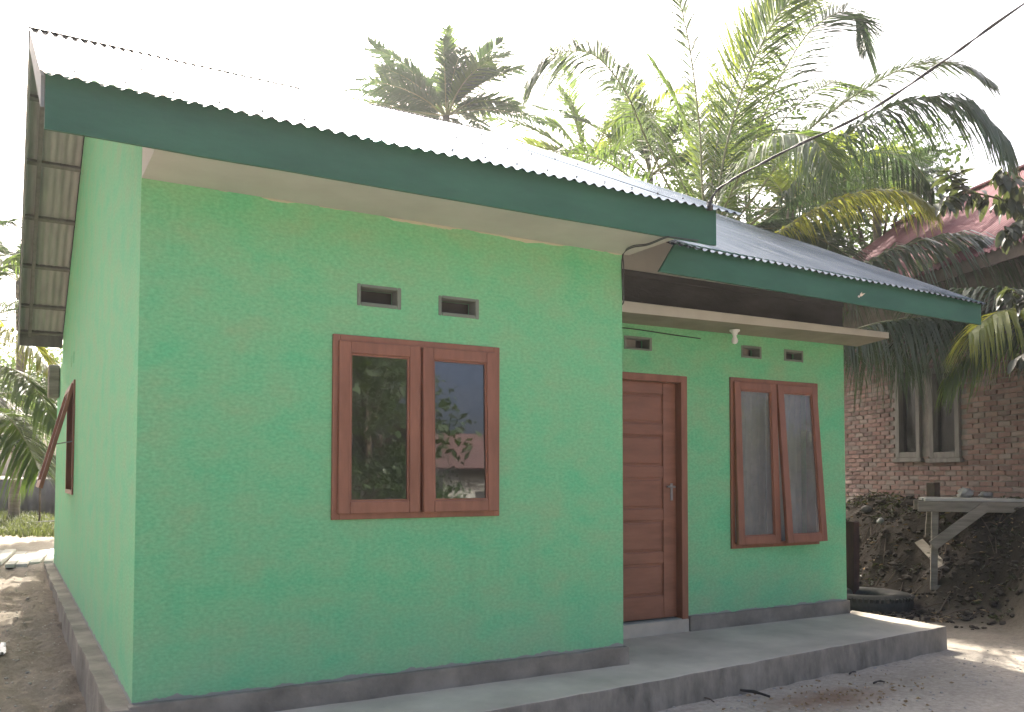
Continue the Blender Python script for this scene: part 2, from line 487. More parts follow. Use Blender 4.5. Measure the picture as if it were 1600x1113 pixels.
# ------------------------------------------------------------------ the green house
house = empty('green_house', (0, 0, -0.33), 'mint green plastered house with zinc roof, brown windows and dark green fascia boards', 'house')
def wall_holes(mb, u0, u1, v0, v1, th, holes, fmap):
    us = sorted({u0, u1, *[h[0] for h in holes], *[h[1] for h in holes]})
    vs = sorted({v0, v1, *[h[2] for h in holes], *[h[3] for h in holes]})
    def solid(i, j):
        if i < 0 or j < 0 or i >= len(us) - 1 or j >= len(vs) - 1: return False
        cu, cv = (us[i] + us[i + 1]) / 2, (vs[j] + vs[j + 1]) / 2
        return not any(h[0] < cu < h[1] and h[2] < cv < h[3] for h in holes)
    for i in range(len(us) - 1):
        for j in range(len(vs) - 1):
            if not solid(i, j): continue
            a, b, c, d = us[i], us[i + 1], vs[j], vs[j + 1]
            mb.add([fmap(a, c, 0), fmap(b, c, 0), fmap(b, d, 0), fmap(a, d, 0)], [(0, 1, 2, 3)])
            mb.add([fmap(a, c, th), fmap(b, c, th), fmap(b, d, th), fmap(a, d, th)], [(3, 2, 1, 0)])
            for (di, dj, pts) in ((-1, 0, ((a, c), (a, d))), (1, 0, ((b, d), (b, c))), (0, -1, ((b, c), (a, c))), (0, 1, ((a, d), (b, d)))):
                if not solid(i + di, j + dj):
                    (p, q), (r_, s_) = pts
                    mb.add([fmap(p, q, 0), fmap(p, q, th), fmap(r_, s_, th), fmap(r_, s_, 0)], [(3, 2, 1, 0)])
TH = 0.13
VENTS_A = [(1.262, 1.526, 2.303, 2.412), (1.815, 2.085, 2.293, 2.398)]
VENTS_B = [(3.915, 4.185, 2.325, 2.415), (5.265, 5.50, 2.345, 2.435), (5.825, 6.06, 2.352, 2.437)]
WIN_A = (1.092, 2.250, 0.968, 2.098)
WIN_B = (5.100, 6.255, 0.575, 2.140)
DOOR = (3.72, 4.588, -0.005, 2.115)
b = MB(); wall_holes(b, 0, W1, -0.02, HW + 0.26, TH, VENTS_A + [WIN_A], lambda u, v, t: (u, t, v))
b.obj('front_wall', M_WALL, house)
b = MB(); wall_holes(b, W1 - TH, W2, -0.02, 2.56, TH, VENTS_B + [WIN_B, DOOR], lambda u, v, t: (u, RC + t, v))
b.obj('recessed_wall', M_WALL, house)
WIN_C = (5.00, 6.10, 1.03, 2.23)
SLITS = [(5.32, 5.40, 2.44, 2.57), (5.66, 5.73, 2.43, 2.56)]
b = MB(); wall_holes(b, TH, LB, -0.02, 2.62, TH, [WIN_C] + SLITS, lambda u, v, t: (t, u, v))
prof = [(TH, 2.62), (8.75, 2.62), (7.7, 2.70)] + [(7.55, zmain(7.55) - 0.05), (RY, zmain(RY) - 0.07), (TH, zmain(TH) - 0.05)]
vs = [(0, y, z) for y, z in prof] + [(TH, y, z) for y, z in prof]
k = len(prof)
b.add(vs, [tuple(range(k - 1, -1, -1)), tuple(range(k, 2 * k))] + [(i, (i + 1) % k, k + (i + 1) % k, k + i) for i in range(k)])
b.obj('side_wall', M_WALL, house)
# remaining envelope: return wall, right gable, rear wall
b = MB()
b.box(W1 - TH, W1, TH, RC, -0.02, HW + 0.4)
prof = [(RC + TH, -0.02), (7.3, -0.02), (7.3, 2.75), (RY, zporch(RY) - 0.07), (RC + TH, zporch(RC + TH) - 0.05)]
k = len(prof)
b.add([(W2, y, z) for y, z in prof] + [(W2 - TH, y, z) for y, z in prof], [tuple(range(k)), tuple(range(2 * k - 1, k - 1, -1))] + [(i, (i + 1) % k, k + (i + 1) % k, k + i) for i in range(k)])
b.box(TH, W2 - TH, LB - TH, LB, -0.02, 2.6)
prof = [(RC, HW + 0.42), (RC, zmain(RC) - 0.05), (RY, zmain(RY) - 0.07), (7.2, zmain(7.2) - 0.05), (7.2, 2.75)]
k = len(prof)
b.add([(W1, y, z) for y, z in prof] + [(W1 - TH, y, z) for y, z in prof], [tuple(range(k)), tuple(range(2 * k - 1, k - 1, -1))] + [(i, (i + 1) % k, k + (i + 1) % k, k + i) for i in range(k)])
b.obj('rear_wall', M_WALL, house)
b = MB(); b.box(0.1, W2 - 0.1, RC + 0.115, LB - 0.2, -0.05, -0.021); b.box(0.1, W1 - 0.14, 0.11, RC + 0.114, -0.05, -0.021)
b.obj('interior_floor', M_INNER, house)
b = MB(); b.box(TH + .01, W1 - TH - .01, 3.0, 3.1, -0.02, 2.7); b.box(W1 + .01, W2 - TH - .01, 3.6, 3.7, -0.02, 2.6)
b.obj('partition_wall', M_INNER, house)
b = MB(); b.box(TH + .004, W2 - TH - .004, RC + TH + .004, LB - TH - .004, 2.66, 2.70); b.box(TH + .004, W1 - TH - .004, TH + .004, RC + TH, 2.66, 2.70)
b.obj('interior_ceiling', M_INNER, house)
# unpainted band above the canopy and the cream strip above that
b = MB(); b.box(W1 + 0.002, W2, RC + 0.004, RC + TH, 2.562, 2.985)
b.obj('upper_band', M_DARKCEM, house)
b = MB(); b.box(W1 + 0.002, W2, RC - 0.012, RC + TH - .01, 2.987, 3.37)
b.obj('upper_board', M_CREAM, house)
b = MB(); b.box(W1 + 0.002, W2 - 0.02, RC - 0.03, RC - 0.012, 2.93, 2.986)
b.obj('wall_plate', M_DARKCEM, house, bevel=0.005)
# canopy over the porch
b = MB(); b.add([(W1 + .003, .37, 2.525), (6.86, .40, 2.585), (6.86, RC - .002, 2.55), (W1 + .003, RC - .002, 2.525),
                 (W1 + .003, .37, 2.62), (6.86, .40, 2.645), (6.86, RC - .002, 2.64), (W1 + .003, RC - .002, 2.62)],
                [(3, 2, 1, 0), (4, 5, 6, 7), (0, 1, 5, 4), (1, 2, 6, 5), (2, 3, 7, 6), (3, 0, 4, 7)])
pc = b.obj('porch_canopy', M_CREAM, house, bevel=0.006)
pc.data.materials.append(simple('bare_ply', (0.20, 0.18, 0.13), (0.30, 0.27, 0.20), 3, 0.85, 0.3))
pc.data.polygons[0].material_index = 1

# plinths, rough edges
def rough_strip(name, pts_top, pts_bot, back, mat):
    pass
def noisy_box(mb, x0, x1, y0, y1, z0, z1, nx_, ny_, amp, seed):
    """a box whose top edge and faces wander a little"""
    def j(v, k_):
        return Vector((v[0] + amp * mn.noise(Vector((v[0] * 5 + seed, v[1] * 5, v[2] * 9))),
                       v[1] + amp * mn.noise(Vector((v[0] * 5, v[1] * 5 + seed, v[2] * 9 + 4))),
                       v[2] + amp * k_ * mn.noise(Vector((v[0] * 4, v[1] * 4, seed + v[2])))))
    bm = bmesh.new()
    M = Matrix.Translation(((x0 + x1) / 2, (y0 + y1) / 2, (z0 + z1) / 2)) @ Matrix.Diagonal((x1 - x0, y1 - y0, z1 - z0, 1))
    bmesh.ops.create_cube(bm, size=1, matrix=M)
    ex = [e for e in bm.edges if abs((e.verts[0].co - e.verts[1].co).x) > 1e-4]
    bmesh.ops.subdivide_edges(bm, edges=ex, cuts=nx_, use_grid_fill=True)
    ey = [e for e in bm.edges if abs((e.verts[0].co - e.verts[1].co).y) > 1e-4]
    if ny_: bmesh.ops.subdivide_edges(bm, edges=ey, cuts=ny_, use_grid_fill=True)
    ez = [e for e in bm.edges if abs((e.verts[0].co - e.verts[1].co).z) > 1e-4]
    bmesh.ops.subdivide_edges(bm, edges=ez, cuts=2, use_grid_fill=True)
    for v in bm.verts: v.co = j(v.co.copy(), 0.8)
    bm.verts.index_update()
    mb.add([v.co.copy() for v in bm.verts], [tuple(v.index for v in f.verts) for f in bm.faces])
    bm.free()
b = MB(); noisy_box(b, -0.02, W1 + 0.02, -0.045, 0.02, -0.50, 0.004, 60, 0, 0.012, 3)
b.obj('front_plinth', M_PLINTH, house, bevel=0.004)
b = MB(); noisy_box(b, -0.115, 0.02, -0.05, LB + 0.1, -0.55, -0.012, 1, 110, 0.016, 9)
b.obj('side_plinth', M_PLINTH, house, bevel=0.004)
b = MB(); noisy_box(b, 4.592, W2 + 0.012, RC - 0.03, RC + 0.02, -0.30, 0.006, 40, 0, 0.006, 5)
b.obj('porch_plinth', M_PLINTH, house, bevel=0.004)
b = MB(); b.box(W1 + .01, 4.586, RC - 0.02, RC + 0.10, -0.2, -0.012)
b.obj('door_sill', M_SLAB, house, bevel=0.006)
# porch slab: front edge runs slightly out of square
bm = bmesh.new()
fr = [(-0.35, -0.80), (0.6, -0.735), (1.6, -0.66), (2.4, -0.595), (3.3, -0.525), (3.62, -0.485), (4.6, -0.39), (5.6, -0.30), (6.3, -0.24), (6.79, -0.195)]
top = []; bot = []
for i in range(len(fr) - 1):
    for s_ in range(8):
        t = s_ / 8
        x = fr[i][0] * (1 - t) + fr[i + 1][0] * t; y = fr[i][1] * (1 - t) + fr[i + 1][1] * t
        top.append((x, y + 0.010 * mn.noise(Vector((x * 6, 1, 0))), -0.122 + 0.006 * mn.noise(Vector((x * 5, 2, 0)))))
top.append((6.79, -0.195, -0.122))
b = MB()
n_ = len(top)
bottom = [(x, y - 0.018 + 0.012 * mn.noise(Vector((x * 8, 3, 0))), -0.52) for x, y, z in top]
back = [(x, (0.0 if x < W1 - 0.03 else RC + 0.04), -0.122) for x, y, z in top]
back[-1] = (6.835, 0.86, -0.122)
b.add(top + bottom + back, [(i, n_ + i, n_ + i + 1, i + 1) for i in range(n_ - 1)] + [(i, i + 1, 2 * n_ + i + 1, 2 * n_ + i) for i in range(n_ - 1)])
e = [(6.835, 0.86, -0.52)]
b.add([top[-1], bottom[-1], e[0], back[-1]], [(0, 1, 2, 3)])
slab = b.obj('porch_slab', M_SLAB, house)
mods = slab.modifiers.new('bevel', 'BEVEL'); mods.width = 0.008; mods.segments = 2
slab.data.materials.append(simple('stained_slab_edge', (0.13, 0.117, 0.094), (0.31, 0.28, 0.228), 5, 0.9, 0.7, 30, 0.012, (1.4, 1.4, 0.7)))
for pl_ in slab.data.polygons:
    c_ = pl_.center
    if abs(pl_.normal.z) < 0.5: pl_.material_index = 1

# soffit and fascia
b = MB(); b.box(0.001, XR - 0.35, -OV + 0.025, -0.002, HW, HW + 0.02)
b.box(0.001, 0.02, -OV + 0.025, -0.002, HW + 0.021, HW + 0.24)
b.obj('soffit', M_CREAM, house)
def board(name, p0, p1, z0a, z1a, z0b, z1b, th, cut=0.0):
    """fascia board between two ends with its own heights, front face at y"""
    mb = MB()
    n__ = 24
    vs = []
    for i in range(n__ + 1):
        t = i / n__
        x = p0[0] + (p1[0] - p0[0]) * t; y = p0[1] + (p1[1] - p0[1]) * t
        wv = 0.004 * mn.noise(Vector((x * 2, 9, 1)))
        xb = x - (cut * (1 - t) ** 6)
        vs += [(xb, y + wv, z0a + (z0b - z0a) * t + wv), (x, y + wv, z1a + (z1b - z1a) * t), (x, y + th, z1a + (z1b - z1a) * t), (xb, y + th, z0a + (z0b - z0a) * t + wv)]
    fs = [(0, 3, 2, 1)]
    for i in range(n__):
        a = i * 4; c = a + 4
        fs += [(a, c, c + 3, a + 3)[::-1], (a, a + 1, c + 1, c)[::-1], (a + 1, a + 2, c + 2, c + 1)[::-1], (a + 2, a + 3, c + 3, c + 2)[::-1]]
    a = n__ * 4
    fs.append((a, a + 1, a + 2, a + 3))
    mb.add(vs, fs)
    return mb.obj(name, M_FASC, house)
board('fascia_board', (XL, -OV), (XR, -OV), FZ0, FZ1 + 0.028, FZ0 + 0.01, FZ1 + 0.026, 0.022)
board('fascia_board', (3.555, YP), (7.245, YP), 2.695, 2.930, 2.648, 2.873, 0.022, 0.16)
# roof sheets
def sheet(x0, x1, y0, y1, zf, dz, xtilt=0.0, n=8, A=0.009, pitch=0.076):
    mb = MB()
    cols = int((x1 - x0) / pitch * n)
    rows = 6
    nrm = Vector((0, -PIT, 1)).normalized() if y0 < RY else Vector((0, PIT, 1)).normalized()
    for j in range(rows + 1):
        y = y0 + (y1 - y0) * j / rows
        for i in range(cols + 1):
            x = x0 + (x1 - x0) * i / cols
            h = A * math.sin(2 * math.pi * x / pitch) + dz + 0.004 * mn.noise(Vector((x * 1.5, y * 1.5, 0)))
            p = Vector((x, y, zf(y) + xtilt * (x - 3.5))) + nrm * h
            mb.v.append(tuple(p))
    for j in range(rows):
        for i in range(cols):
            a = j * (cols + 1) + i
            mb.f.append((a, a + 1, a + cols + 2, a + cols + 1))
    return mb
def lay(xa, xb, y0, y1, zf, xt=0.0, base=0.012):
    x = xa; k_ = 0
    while x < xb - 0.05:
        x2 = min(x + 0.76, xb)
        if xb - x2 < 0.2: x2 = xb
        ext = 0.02 * random.random() * 0
        sheet(x, min(x2 + 0.05, xb), y0 - ext, y1, zf, base + 0.0025 * (k_ % 2), xt).obj('roof_sheet', M_ZINC, house, smooth=True)
        x = x2; k_ += 1
lay(-0.515, 3.90, -0.61, RY, zmain)
lay(-0.515, 3.90, RY, 7.75, zmain)
lay(3.45, 7.285, -0.345, RY, zporch, -0.0155)
lay(3.45, 7.285, RY, 7.75, zporch, -0.0155)
b = MB()
for sgn in (-1, 1):
    pass
zr = zmain(RY) + 0.03
b.add([(-0.52, RY - 0.16, zr - 0.078), (3.905, RY - 0.16, zr - 0.078), (3.905, RY, zr), (-0.52, RY, zr), (-0.52, RY + 0.16, zr - 0.078), (3.905, RY + 0.16, zr - 0.078)], [(0, 1, 2, 3), (3, 2, 5, 4)])
b.obj('ridge_cap', M_ZINC, house)
b = MB()
zr = zporch(RY) + 0.03
b.add([(3.91, RY - 0.16, zr - 0.085), (7.29, RY - 0.16, zr - 0.14), (7.29, RY, zr - 0.06), (3.91, RY, zr - 0.005), (3.91, RY + 0.16, zr - 0.085), (7.29, RY + 0.16, zr - 0.14)], [(0, 1, 2, 3), (3, 2, 5, 4)])
b.obj('ridge_cap', M_ZINC, house)
# nail heads in rows
b = MB()
for yy in (-0.42, 0.9, 2.2):
    x = -0.40
    while x < 3.85:
        x_ = round(x / 0.076) * 0.076 + 0.019
        c = Vector((x_, yy, zmain(yy) + 0.027))
        b.lathe(c, [(0.007, 0), (0.007, 0.004), (0.0, 0.006)], 8)
        x += 0.228
tag(b.obj('nail_heads', simple('nail_steel', (0.12, 0.12, 0.12), (0.2, 0.2, 0.2), 20, 0.5, 0, metal=0.6), house), kind='stuff')
# verge board and purlins of the left overhang
def verge(x, ya, yb, zf, hgt, th, name, mat):
    mb = MB()
    for (y0, y1) in ((ya, RY), (RY, yb)):
        vs = []
        for y in (y0, y1):
            z = zf(y)
            vs += [(x, y, z - hgt), (x + th, y, z - hgt), (x + th, y, z), (x, y, z)]
        mb.add(vs, [(3, 2, 1, 0), (4, 5, 6, 7), (0, 1, 5, 4), (1, 2, 6, 5), (2, 3, 7, 6), (3, 0, 4, 7)])
    return mb.obj(name, mat, house)
verge(XL - 0.018, -0.52, 7.72, lambda y: zmain(y) - 0.012, 0.15, 0.016, 'verge_board', M_ZINC_D)
verge(-0.40, -0.52, 7.70, lambda y: zmain(y) - 0.014, 0.05, 0.04, 'rafter', M_GREYWOOD)
for y in (0.4, 1.2, 2.0, 2.8, 4.15, 4.9, 5.65, 6.4, 7.1, 7.6):
    z = zmain(y) - 0.005
    sl = -PIT if y > RY else PIT
    b = MB(); b.bar((XL, y, z - 0.022), (-0.001, y, z - 0.022), 0.05, 0.035, Vector((0, -sl, 1)))
    b.obj('purlin', M_GREYWOOD, house)
M_LINING = simple('dusty_lining', (0.27, 0.265, 0.25), (0.40, 0.39, 0.37), 4, 0.85, 0.3, 20, 0.004, (5, 0.5, 0.5))
sheet(XL + 0.002, -0.003, RY, 7.63, zmain, -0.006, 0.0, 8, 0.005, 0.076).obj('verge_lining', M_LINING, house)
b = MB(); b.box(XL, -0.002, 7.64, 7.66, zmain(7.66) - 0.17, zmain(7.66) - 0.01)
b.obj('rear_fascia', M_GREYWOOD, house)
b = MB(); b.box(-0.14, -0.002, 8.1, 8.35, 2.28, 2.72)
b.obj('beam_end', M_RAWWOOD, house, bevel=0.02)

# windows
def frame_ring(mb, u0, u1, v0, v1, w_, d0, d1, f):
    for (a, b_, c, d) in ((u0, u0 + w_, v0, v1), (u1 - w_, u1, v0, v1), (u0 + w_, u1 - w_, v0, v0 + w_), (u0 + w_, u1 - w_, v1 - w_, v1)):
        vs = [f(u, dd, v) for v in (c, d) for dd in (d0, d1) for u in (a, b_)]
        mb.add(vs, [(0, 2, 3, 1), (4, 5, 7, 6), (0, 1, 5, 4), (2, 6, 7, 3), (0, 4, 6, 2), (1, 3, 7, 5)])
def window(u0, u1, v0, v1, f, angs, fw=0.045, lab=None, sash_out=0.02, gm=M_GLASS):
    """outer frame with mullion; sashes hinge at their top rail"""
    mb = MB()
    frame_ring(mb, u0, u1, v0, v1, fw, -0.018, 0.10, f)
    um = (u0 + u1) / 2
    n_s = len(angs)
    if n_s == 2:
        vs = [f(u, dd, v) for v in (v0 + fw, v1 - fw) for dd in (-0.012, 0.09) for u in (um - 0.02, um + 0.02)]
        mb.add(vs, [(0, 2, 3, 1), (4, 5, 7, 6), (0, 1, 5, 4), (2, 6, 7, 3), (0, 4, 6, 2), (1, 3, 7, 5)])
    wo = mb.obj('window', M_BROWN, house, bevel=0.004)
    if lab: wo['label'] = lab
    spans = [(u0 + fw - 0.012, um - 0.008), (um + 0.008, u1 - fw + 0.012)] if n_s == 2 else [(u0 + fw - 0.012, u1 - fw + 0.012)]
    for (a, b_), ang in zip(spans, angs):
        hv = v1 - fw + 0.006
        def g_(u, d, v):
            dv = v - hv
            d2 = (d - 0.0) * math.cos(ang) + dv * math.sin(ang)
            v2 = hv + dv * math.cos(ang) - d * math.sin(ang)
            return f(u, d2 - sash_out, v2)
        sv0 = v0 + fw - 0.010
        mb = MB()
        st = 0.074
        frame_ring(mb, a, b_, sv0, hv, st, -0.016, 0.022, g_)
        so = mb.obj('sash', M_BROWN, wo, bevel=0.005)
        mb = MB()
        frame_ring(mb, a + st, b_ - st, sv0 + st, hv - st, 0.012, -0.004, 0.006, g_)
        mb.obj('glazing_bead', M_BROWN, wo)
        mb = MB()
        a2, b2, c2, d2_ = a + st - 0.01, b_ - st + 0.01, sv0 + st - 0.01, hv - st + 0.01
        mb.add([g_(a2, 0.008, c2), g_(b2, 0.008, c2), g_(b2, 0.008, d2_), g_(a2, 0.008, d2_)], [(0, 1, 2, 3)])
        mb.obj('glass_pane', gm, wo)
    return wo
wa = window(*WIN_A, lambda u, d, v: (u, d, v), [R(0.4), R(1.6)], lab='brown window nearest the corner')
wb = window(*WIN_B, lambda u, d, v: (u, RC + d, v), [R(1.6), R(4.2)], lab='brown window beside the door', gm=M_GLASS_DUSTY)
wc = window(*WIN_C, lambda u, d, v: (d, u, v), [R(14.5)], lab='brown side window propped open')
b = MB(); b.tube([(-0.20, 5.10, 1.55), (0.04, 5.08, 1.60)], 0.006, 6); b.obj('stay_arm', M_METAL, wc)
# curtains behind the porch window
cm = simple('curtain_cloth', (0.40, 0.39, 0.36), (0.52, 0.51, 0.47), 3, 0.9, 0.2)
b = MB()
nn = 90
for j in (0, 1):
    for i in range(nn + 1):
        x = 5.12 + 1.1 * i / nn
        b.v.append((x, RC + 0.17 + 0.018 * math.sin(i * 0.9) + 0.01 * math.sin(i * 0.37), 0.5 if j == 0 else 2.2))
for i in range(nn):
    b.f.append((i, i + 1, nn + 2 + i, nn + 1 + i))
b.obj('curtain', cm, house, smooth=True)
# vent openings: rough cement rims and a block part-way in
def vent(h, y, seed, blk):
    mb = MB()
    u0, u1, v0, v1 = h
    wv = lambda i: 0.011 * mn.noise(Vector((seed * 7 + i * 3.1, i, 0)))
    t_ = 0.014
    mb.box(u0 - t_ + wv(1), u0 + 0.010, y - 0.006, y + 0.10, v0 - t_, v1 + t_ + wv(2))
    mb.box(u1 - 0.012, u1 + t_ + wv(3), y - 0.006, y + 0.10, v0 - t_ + wv(4), v1 + t_)
    mb.box(u0 + 0.011, u1 - 0.013, y - 0.005, y + 0.10, v0 - t_, v0 + 0.009 + wv(5))
    mb.box(u0 + 0.011, u1 - 0.013, y - 0.005, y + 0.10, v1 - 0.008 + wv(6), v1 + t_)
    vo = mb.obj('vent', M_CEMENT, house, bevel=0.006)
    if blk:
        b2 = MB(); b2.box(u0 + 0.011, u0 + (u1 - u0) * blk, y + 0.05, y + 0.12, v0 + 0.01, v1 - 0.01)
        b2.obj('vent_block', M_PLINTH, vo)
    b2 = MB(); b2.box(u0 - 0.05, u1 + 0.05, y + TH + 0.02, y + TH + 0.04, v0 - 0.05, v1 + 0.05)
    b2.obj('vent_backing', M_DARK, vo)
for i, h in enumerate(VENTS_A): vent(h, 0, i, 0)
for i, h in enumerate(VENTS_B): vent(h, RC, i + 5, 0.55 if i < 2 else 0)
# door
df = MB()
d0, d1, e0, e1 = DOOR
for (a, b_, c, d) in ((d0, d0 + 0.07, e0, e1), (d1 - 0.07, d1, e0 - 0.11, e1), (d0 + 0.07, d1 - 0.07, e1 - 0.06, e1)):
    df.box(a, b_, RC - 0.012, RC + 0.11, c, d)
dfo = df.obj('door', M_BROWN, house, bevel=0.004)
lf = MB()
lx0, lx1, lz0, lz1 = d0 + 0.072, d1 - 0.074, 0.004, e1 - 0.062
lf.box(lx0, lx1, RC + 0.075, RC + 0.105, lz0, lz1)
fy0, fy1 = RC + 0.058, RC + 0.0745
sty = 0.115
lf.box(lx0, lx0 + sty, fy0, fy1, lz0, lz1)
lf.box(lx1 - sty - 0.03, lx1, fy0, fy1, lz0, lz1)
px0, px1 = lx0 + sty, lx1 - sty - 0.03
pan = [(1.69, 1.95), (1.32, 1.59), (0.95, 1.22), (0.575, 0.85), (0.20, 0.475)]
edges = [lz1] + [v for p in pan for v in (p[1], p[0])] + [lz0]
for i in range(0, len(edges), 2):
    lf.box(px0 + .001, px1 - .001, fy0, fy1, edges[i + 1], edges[i])
leaf = lf.obj('door_leaf', M_BROWN_H, dfo, bevel=0.006)
for (a, b_) in pan:
    b = MB(); b.box(px0 + 0.022, px1 - 0.022, fy0 + 0.003, fy1 + 0.001, a + 0.022, b_ - 0.022)
    b.obj('door_panel', M_BROWN_H, dfo, bevel=0.008)
b = MB(); hx = lx1 - 0.055
b.box(hx - 0.013, hx + 0.013, fy0 - 0.006, fy0 - 0.0005, 1.02, 1.17)
b.tube([(hx, fy0 - 0.003, 1.14), (hx, fy0 - 0.045, 1.14)], 0.009, 8)
b.tube([(hx + 0.005, fy0 - 0.045, 1.14), (hx - 0.085, fy0 - 0.045, 1.142)], 0.009, 8)
b.obj('door_handle', M_METAL, dfo)

# lamp under the canopy
lp = on(1148, 523, 1, 0.56)
lamp = empty('porch_lamp', (lp.x, 0.56, 2.53), 'white bulb in a round holder under the porch canopy', 'lamp')
b = MB(); b.lathe((lp.x, 0.56, 2.53), [(0.0, 0.002), (0.045, 0.002), (0.046, -0.01), (0.028, -0.024), (0.022, -0.045), (0.0, -0.045)], 20)
b.obj('holder', M_WHITE, lamp, smooth=True)
b = MB(); b.lathe((lp.x, 0.56, 2.53), [(0.014, -0.042), (0.017, -0.062), (0.027, -0.085), (0.029, -0.10), (0.021, -0.118), (0.0, -0.126)], 20)
b.obj('bulb', M_WHITE, lamp, smooth=True)

# electric cables
A0 = Vector((3.60, -0.60, 3.14))
pA = at(1600, 6, 4.9)
ext = pA + (pA - at(1350, 178, 5.5)) * 1.6
pts = []
ctrl = [A0, at(1130, 290, 6.0), at(1230, 235, 5.8), at(1350, 178, 5.5), at(1480, 92, 5.2), pA, ext]
def spline(P, n=10):
    out = []
    for i in range(len(P) - 1):
        p0 = P[max(i - 1, 0)]; p1 = P[i]; p2 = P[i + 1]; p3 = P[min(i + 2, len(P) - 1)]
        for k_ in range(n):
            t = k_ / n
            out.append(0.5 * ((2 * p1) + (p2 - p0) * t + (2 * p0 - 5 * p1 + 4 * p2 - p3) * t * t + (3 * p1 - p0 - 3 * p2 + p3) * t ** 3))
    out.append(P[-1]); return out
sp = spline(ctrl)
cab = empty('power_cable', A0, 'twisted overhead power cable running from the eave to the upper right', 'cable')
for ph in (0, math.pi):
    b = MB()
    pts = []
    for i, p in enumerate(spline(ctrl, 40)):
        a = i * 0.16 + ph
        pts.append(p + Vector((math.cos(a), 0, math.sin(a))) * 0.0045)
    b.tube(pts, 0.0055, 6)
    b.obj('strand', M_CABLE, cab, smooth=True)
b = MB(); b.lathe(A0 + Vector((0, 0.0, -0.02)), [(0.0, -0.03), (0.022, -0.03), (0.025, 0.0), (0.012, 0.012), (0.022, 0.025), (0.0, 0.035)], 12)
b.obj('insulator', M_CABLE, cab, smooth=True)
dw = empty('house_wire', (W1, -0.02, 2.6), 'dark wires looping from the fascia down the wall corner to the door vent', 'wire')
for k_, off in enumerate((0.0, 0.016)):
    zz = 2.852 - off * 0.4
    P_ = [Vector((3.62, -0.50, 3.06)), Vector((3.60, -0.535, 2.90)), on(1052, 371, 2, zz), on(1040, 372 - off * 100, 2, zz), on(1012, 383 - off * 120, 2, zz),
          on(988, 387 - off * 150, 2, zz), on(974, 397 - off * 100, 1, -0.02), Vector((W1 + 0.006 - off, -0.012, 2.78)), Vector((W1 + 0.006 - off * .5, -0.012, 2.63)), Vector((W1 + 0.014, -0.005, 2.56 - off)), Vector((W1 + 0.012, 0.05, 2.49)), Vector((W1 + 0.012, 0.4, 2.49)),
          Vector((W1 + 0.02, RC - 0.012, 2.49)), Vector((4.0, RC - 0.008, 2.487)), Vector((4.4, RC - 0.008, 2.474)), Vector((4.75, RC - 0.008, 2.465))]
    b = MB(); b.tube(spline(P_, 8), 0.0045, 6)
    b.obj('strand', M_CABLE, dw, smooth=True)

# ------------------------------------------------------------------ brick house on the right
s2 = 3.81
bh = empty('brick_house', P1 + Vector((0, 0, 0.9)), 'unplastered red brick house with maroon corrugated roof behind the workbench', 'house')
WB = lambda s_, n_, z: P1 - BD * s_ + BN * n_ + Vector((0, 0, z))     # s towards us, n into the house
def px_of(p):
    d = p - CAM; k_ = d.dot(FW)
    return 800 + F_PX * d.dot(RT) / k_, V0 - F_PX * d.dot(UP) / k_
def s_at(px):
    lo, hi = -6.0, 7.0
    for _ in range(50):
        mid = (lo + hi) / 2
        if px_of(WB(mid, 0, 1))[0] < px: lo = mid
        else: hi = mid
    return lo
def z_at(px, py):
    s_ = s_at(px); lo, hi = -2, 8
    for _ in range(50):
        mid = (lo + hi) / 2
        if px_of(WB(s_, 0, mid))[1] > py: lo = mid
        else: hi = mid
    return lo
wins = [(s_at(1403), s_at(1441), z_at(1420, 716), z_at(1420, 572)), (s_at(1456), s_at(1503), z_at(1480, 716), z_at(1480, 572))]
ZB, ZT = 0.80, 3.35
SA, SB = -2.2, 5.4
fm = lambda u, v, t: WB(u, t, v)
b = MB(); wall_holes(b, SA, SB, 0.3, ZT, 0.12, wins, lambda u, v, t: WB(u, t + 0.012, v))
b.obj('mortar_wall', M_MORTAR, bh)
def brickmat():
    mt, n, l, p = newmat('red_brick')
    oi = N(n, 'ShaderNodeObjectInfo')
    r_ = ramp(n, [(0.0, (0.15, 0.098, 0.085)), (0.4, (0.23, 0.135, 0.116)), (0.7, (0.27, 0.178, 0.155)), (1.0, (0.24, 0.195, 0.175))])
    l.new(oi.outputs['Random'], r_.inputs[0])
    t = noise(n, l, 2.2, 5); r2 = ramp(n, [(0.35, (0.72, 0.72, 0.72)), (0.7, (1.12, 1.1, 1.08))]); l.new(t.outputs[0], r2.inputs[0])
    c = mix(n, l, 1.0, r_.outputs[0], r2.outputs[0], 'MULTIPLY')
    t3 = noise(n, l, 5, 6); r3 = ramp(n, [(0.5, (0, 0, 0)), (0.72, (0.5, 0.5, 0.5))]); l.new(t3.outputs[0], r3.inputs[0])
    c = mix(n, l, r3.outputs[0], c, (0.25, 0.225, 0.205))
    l.new(c, p.inputs['Base Color']); p.inputs['Roughness'].default_value = 0.95
    t2 = noise(n, l, 45, 5); bump(n, l, t2.outputs[0], 0.6, 0.01, p)
    return mt
M_BRICK = brickmat()
brick_meshes = []
for k_ in range(4):
    mb = MB(); random.seed(40 + k_)
    L, D_, H_ = 0.205, 0.06, 0.054
    c = []
    for z in (-H_ / 2, H_ / 2):
        for y in (0, D_):
            for x in (-L / 2, L / 2):
                c.append((x + random.uniform(-.006, .006), y + (random.uniform(-.006, .003) if y == 0 else 0), z + random.uniform(-.005, .004)))
    mb.add(c, [(0, 2, 3, 1), (4, 5, 7, 6), (0, 1, 5, 4), (2, 6, 7, 3), (0, 4, 6, 2), (1, 3, 7, 5)])
    me = mb.mesh('brick'); me.materials.append(M_BRICK); brick_meshes.append(me)
random.seed(11)
spots = []
row = 0
z = ZB
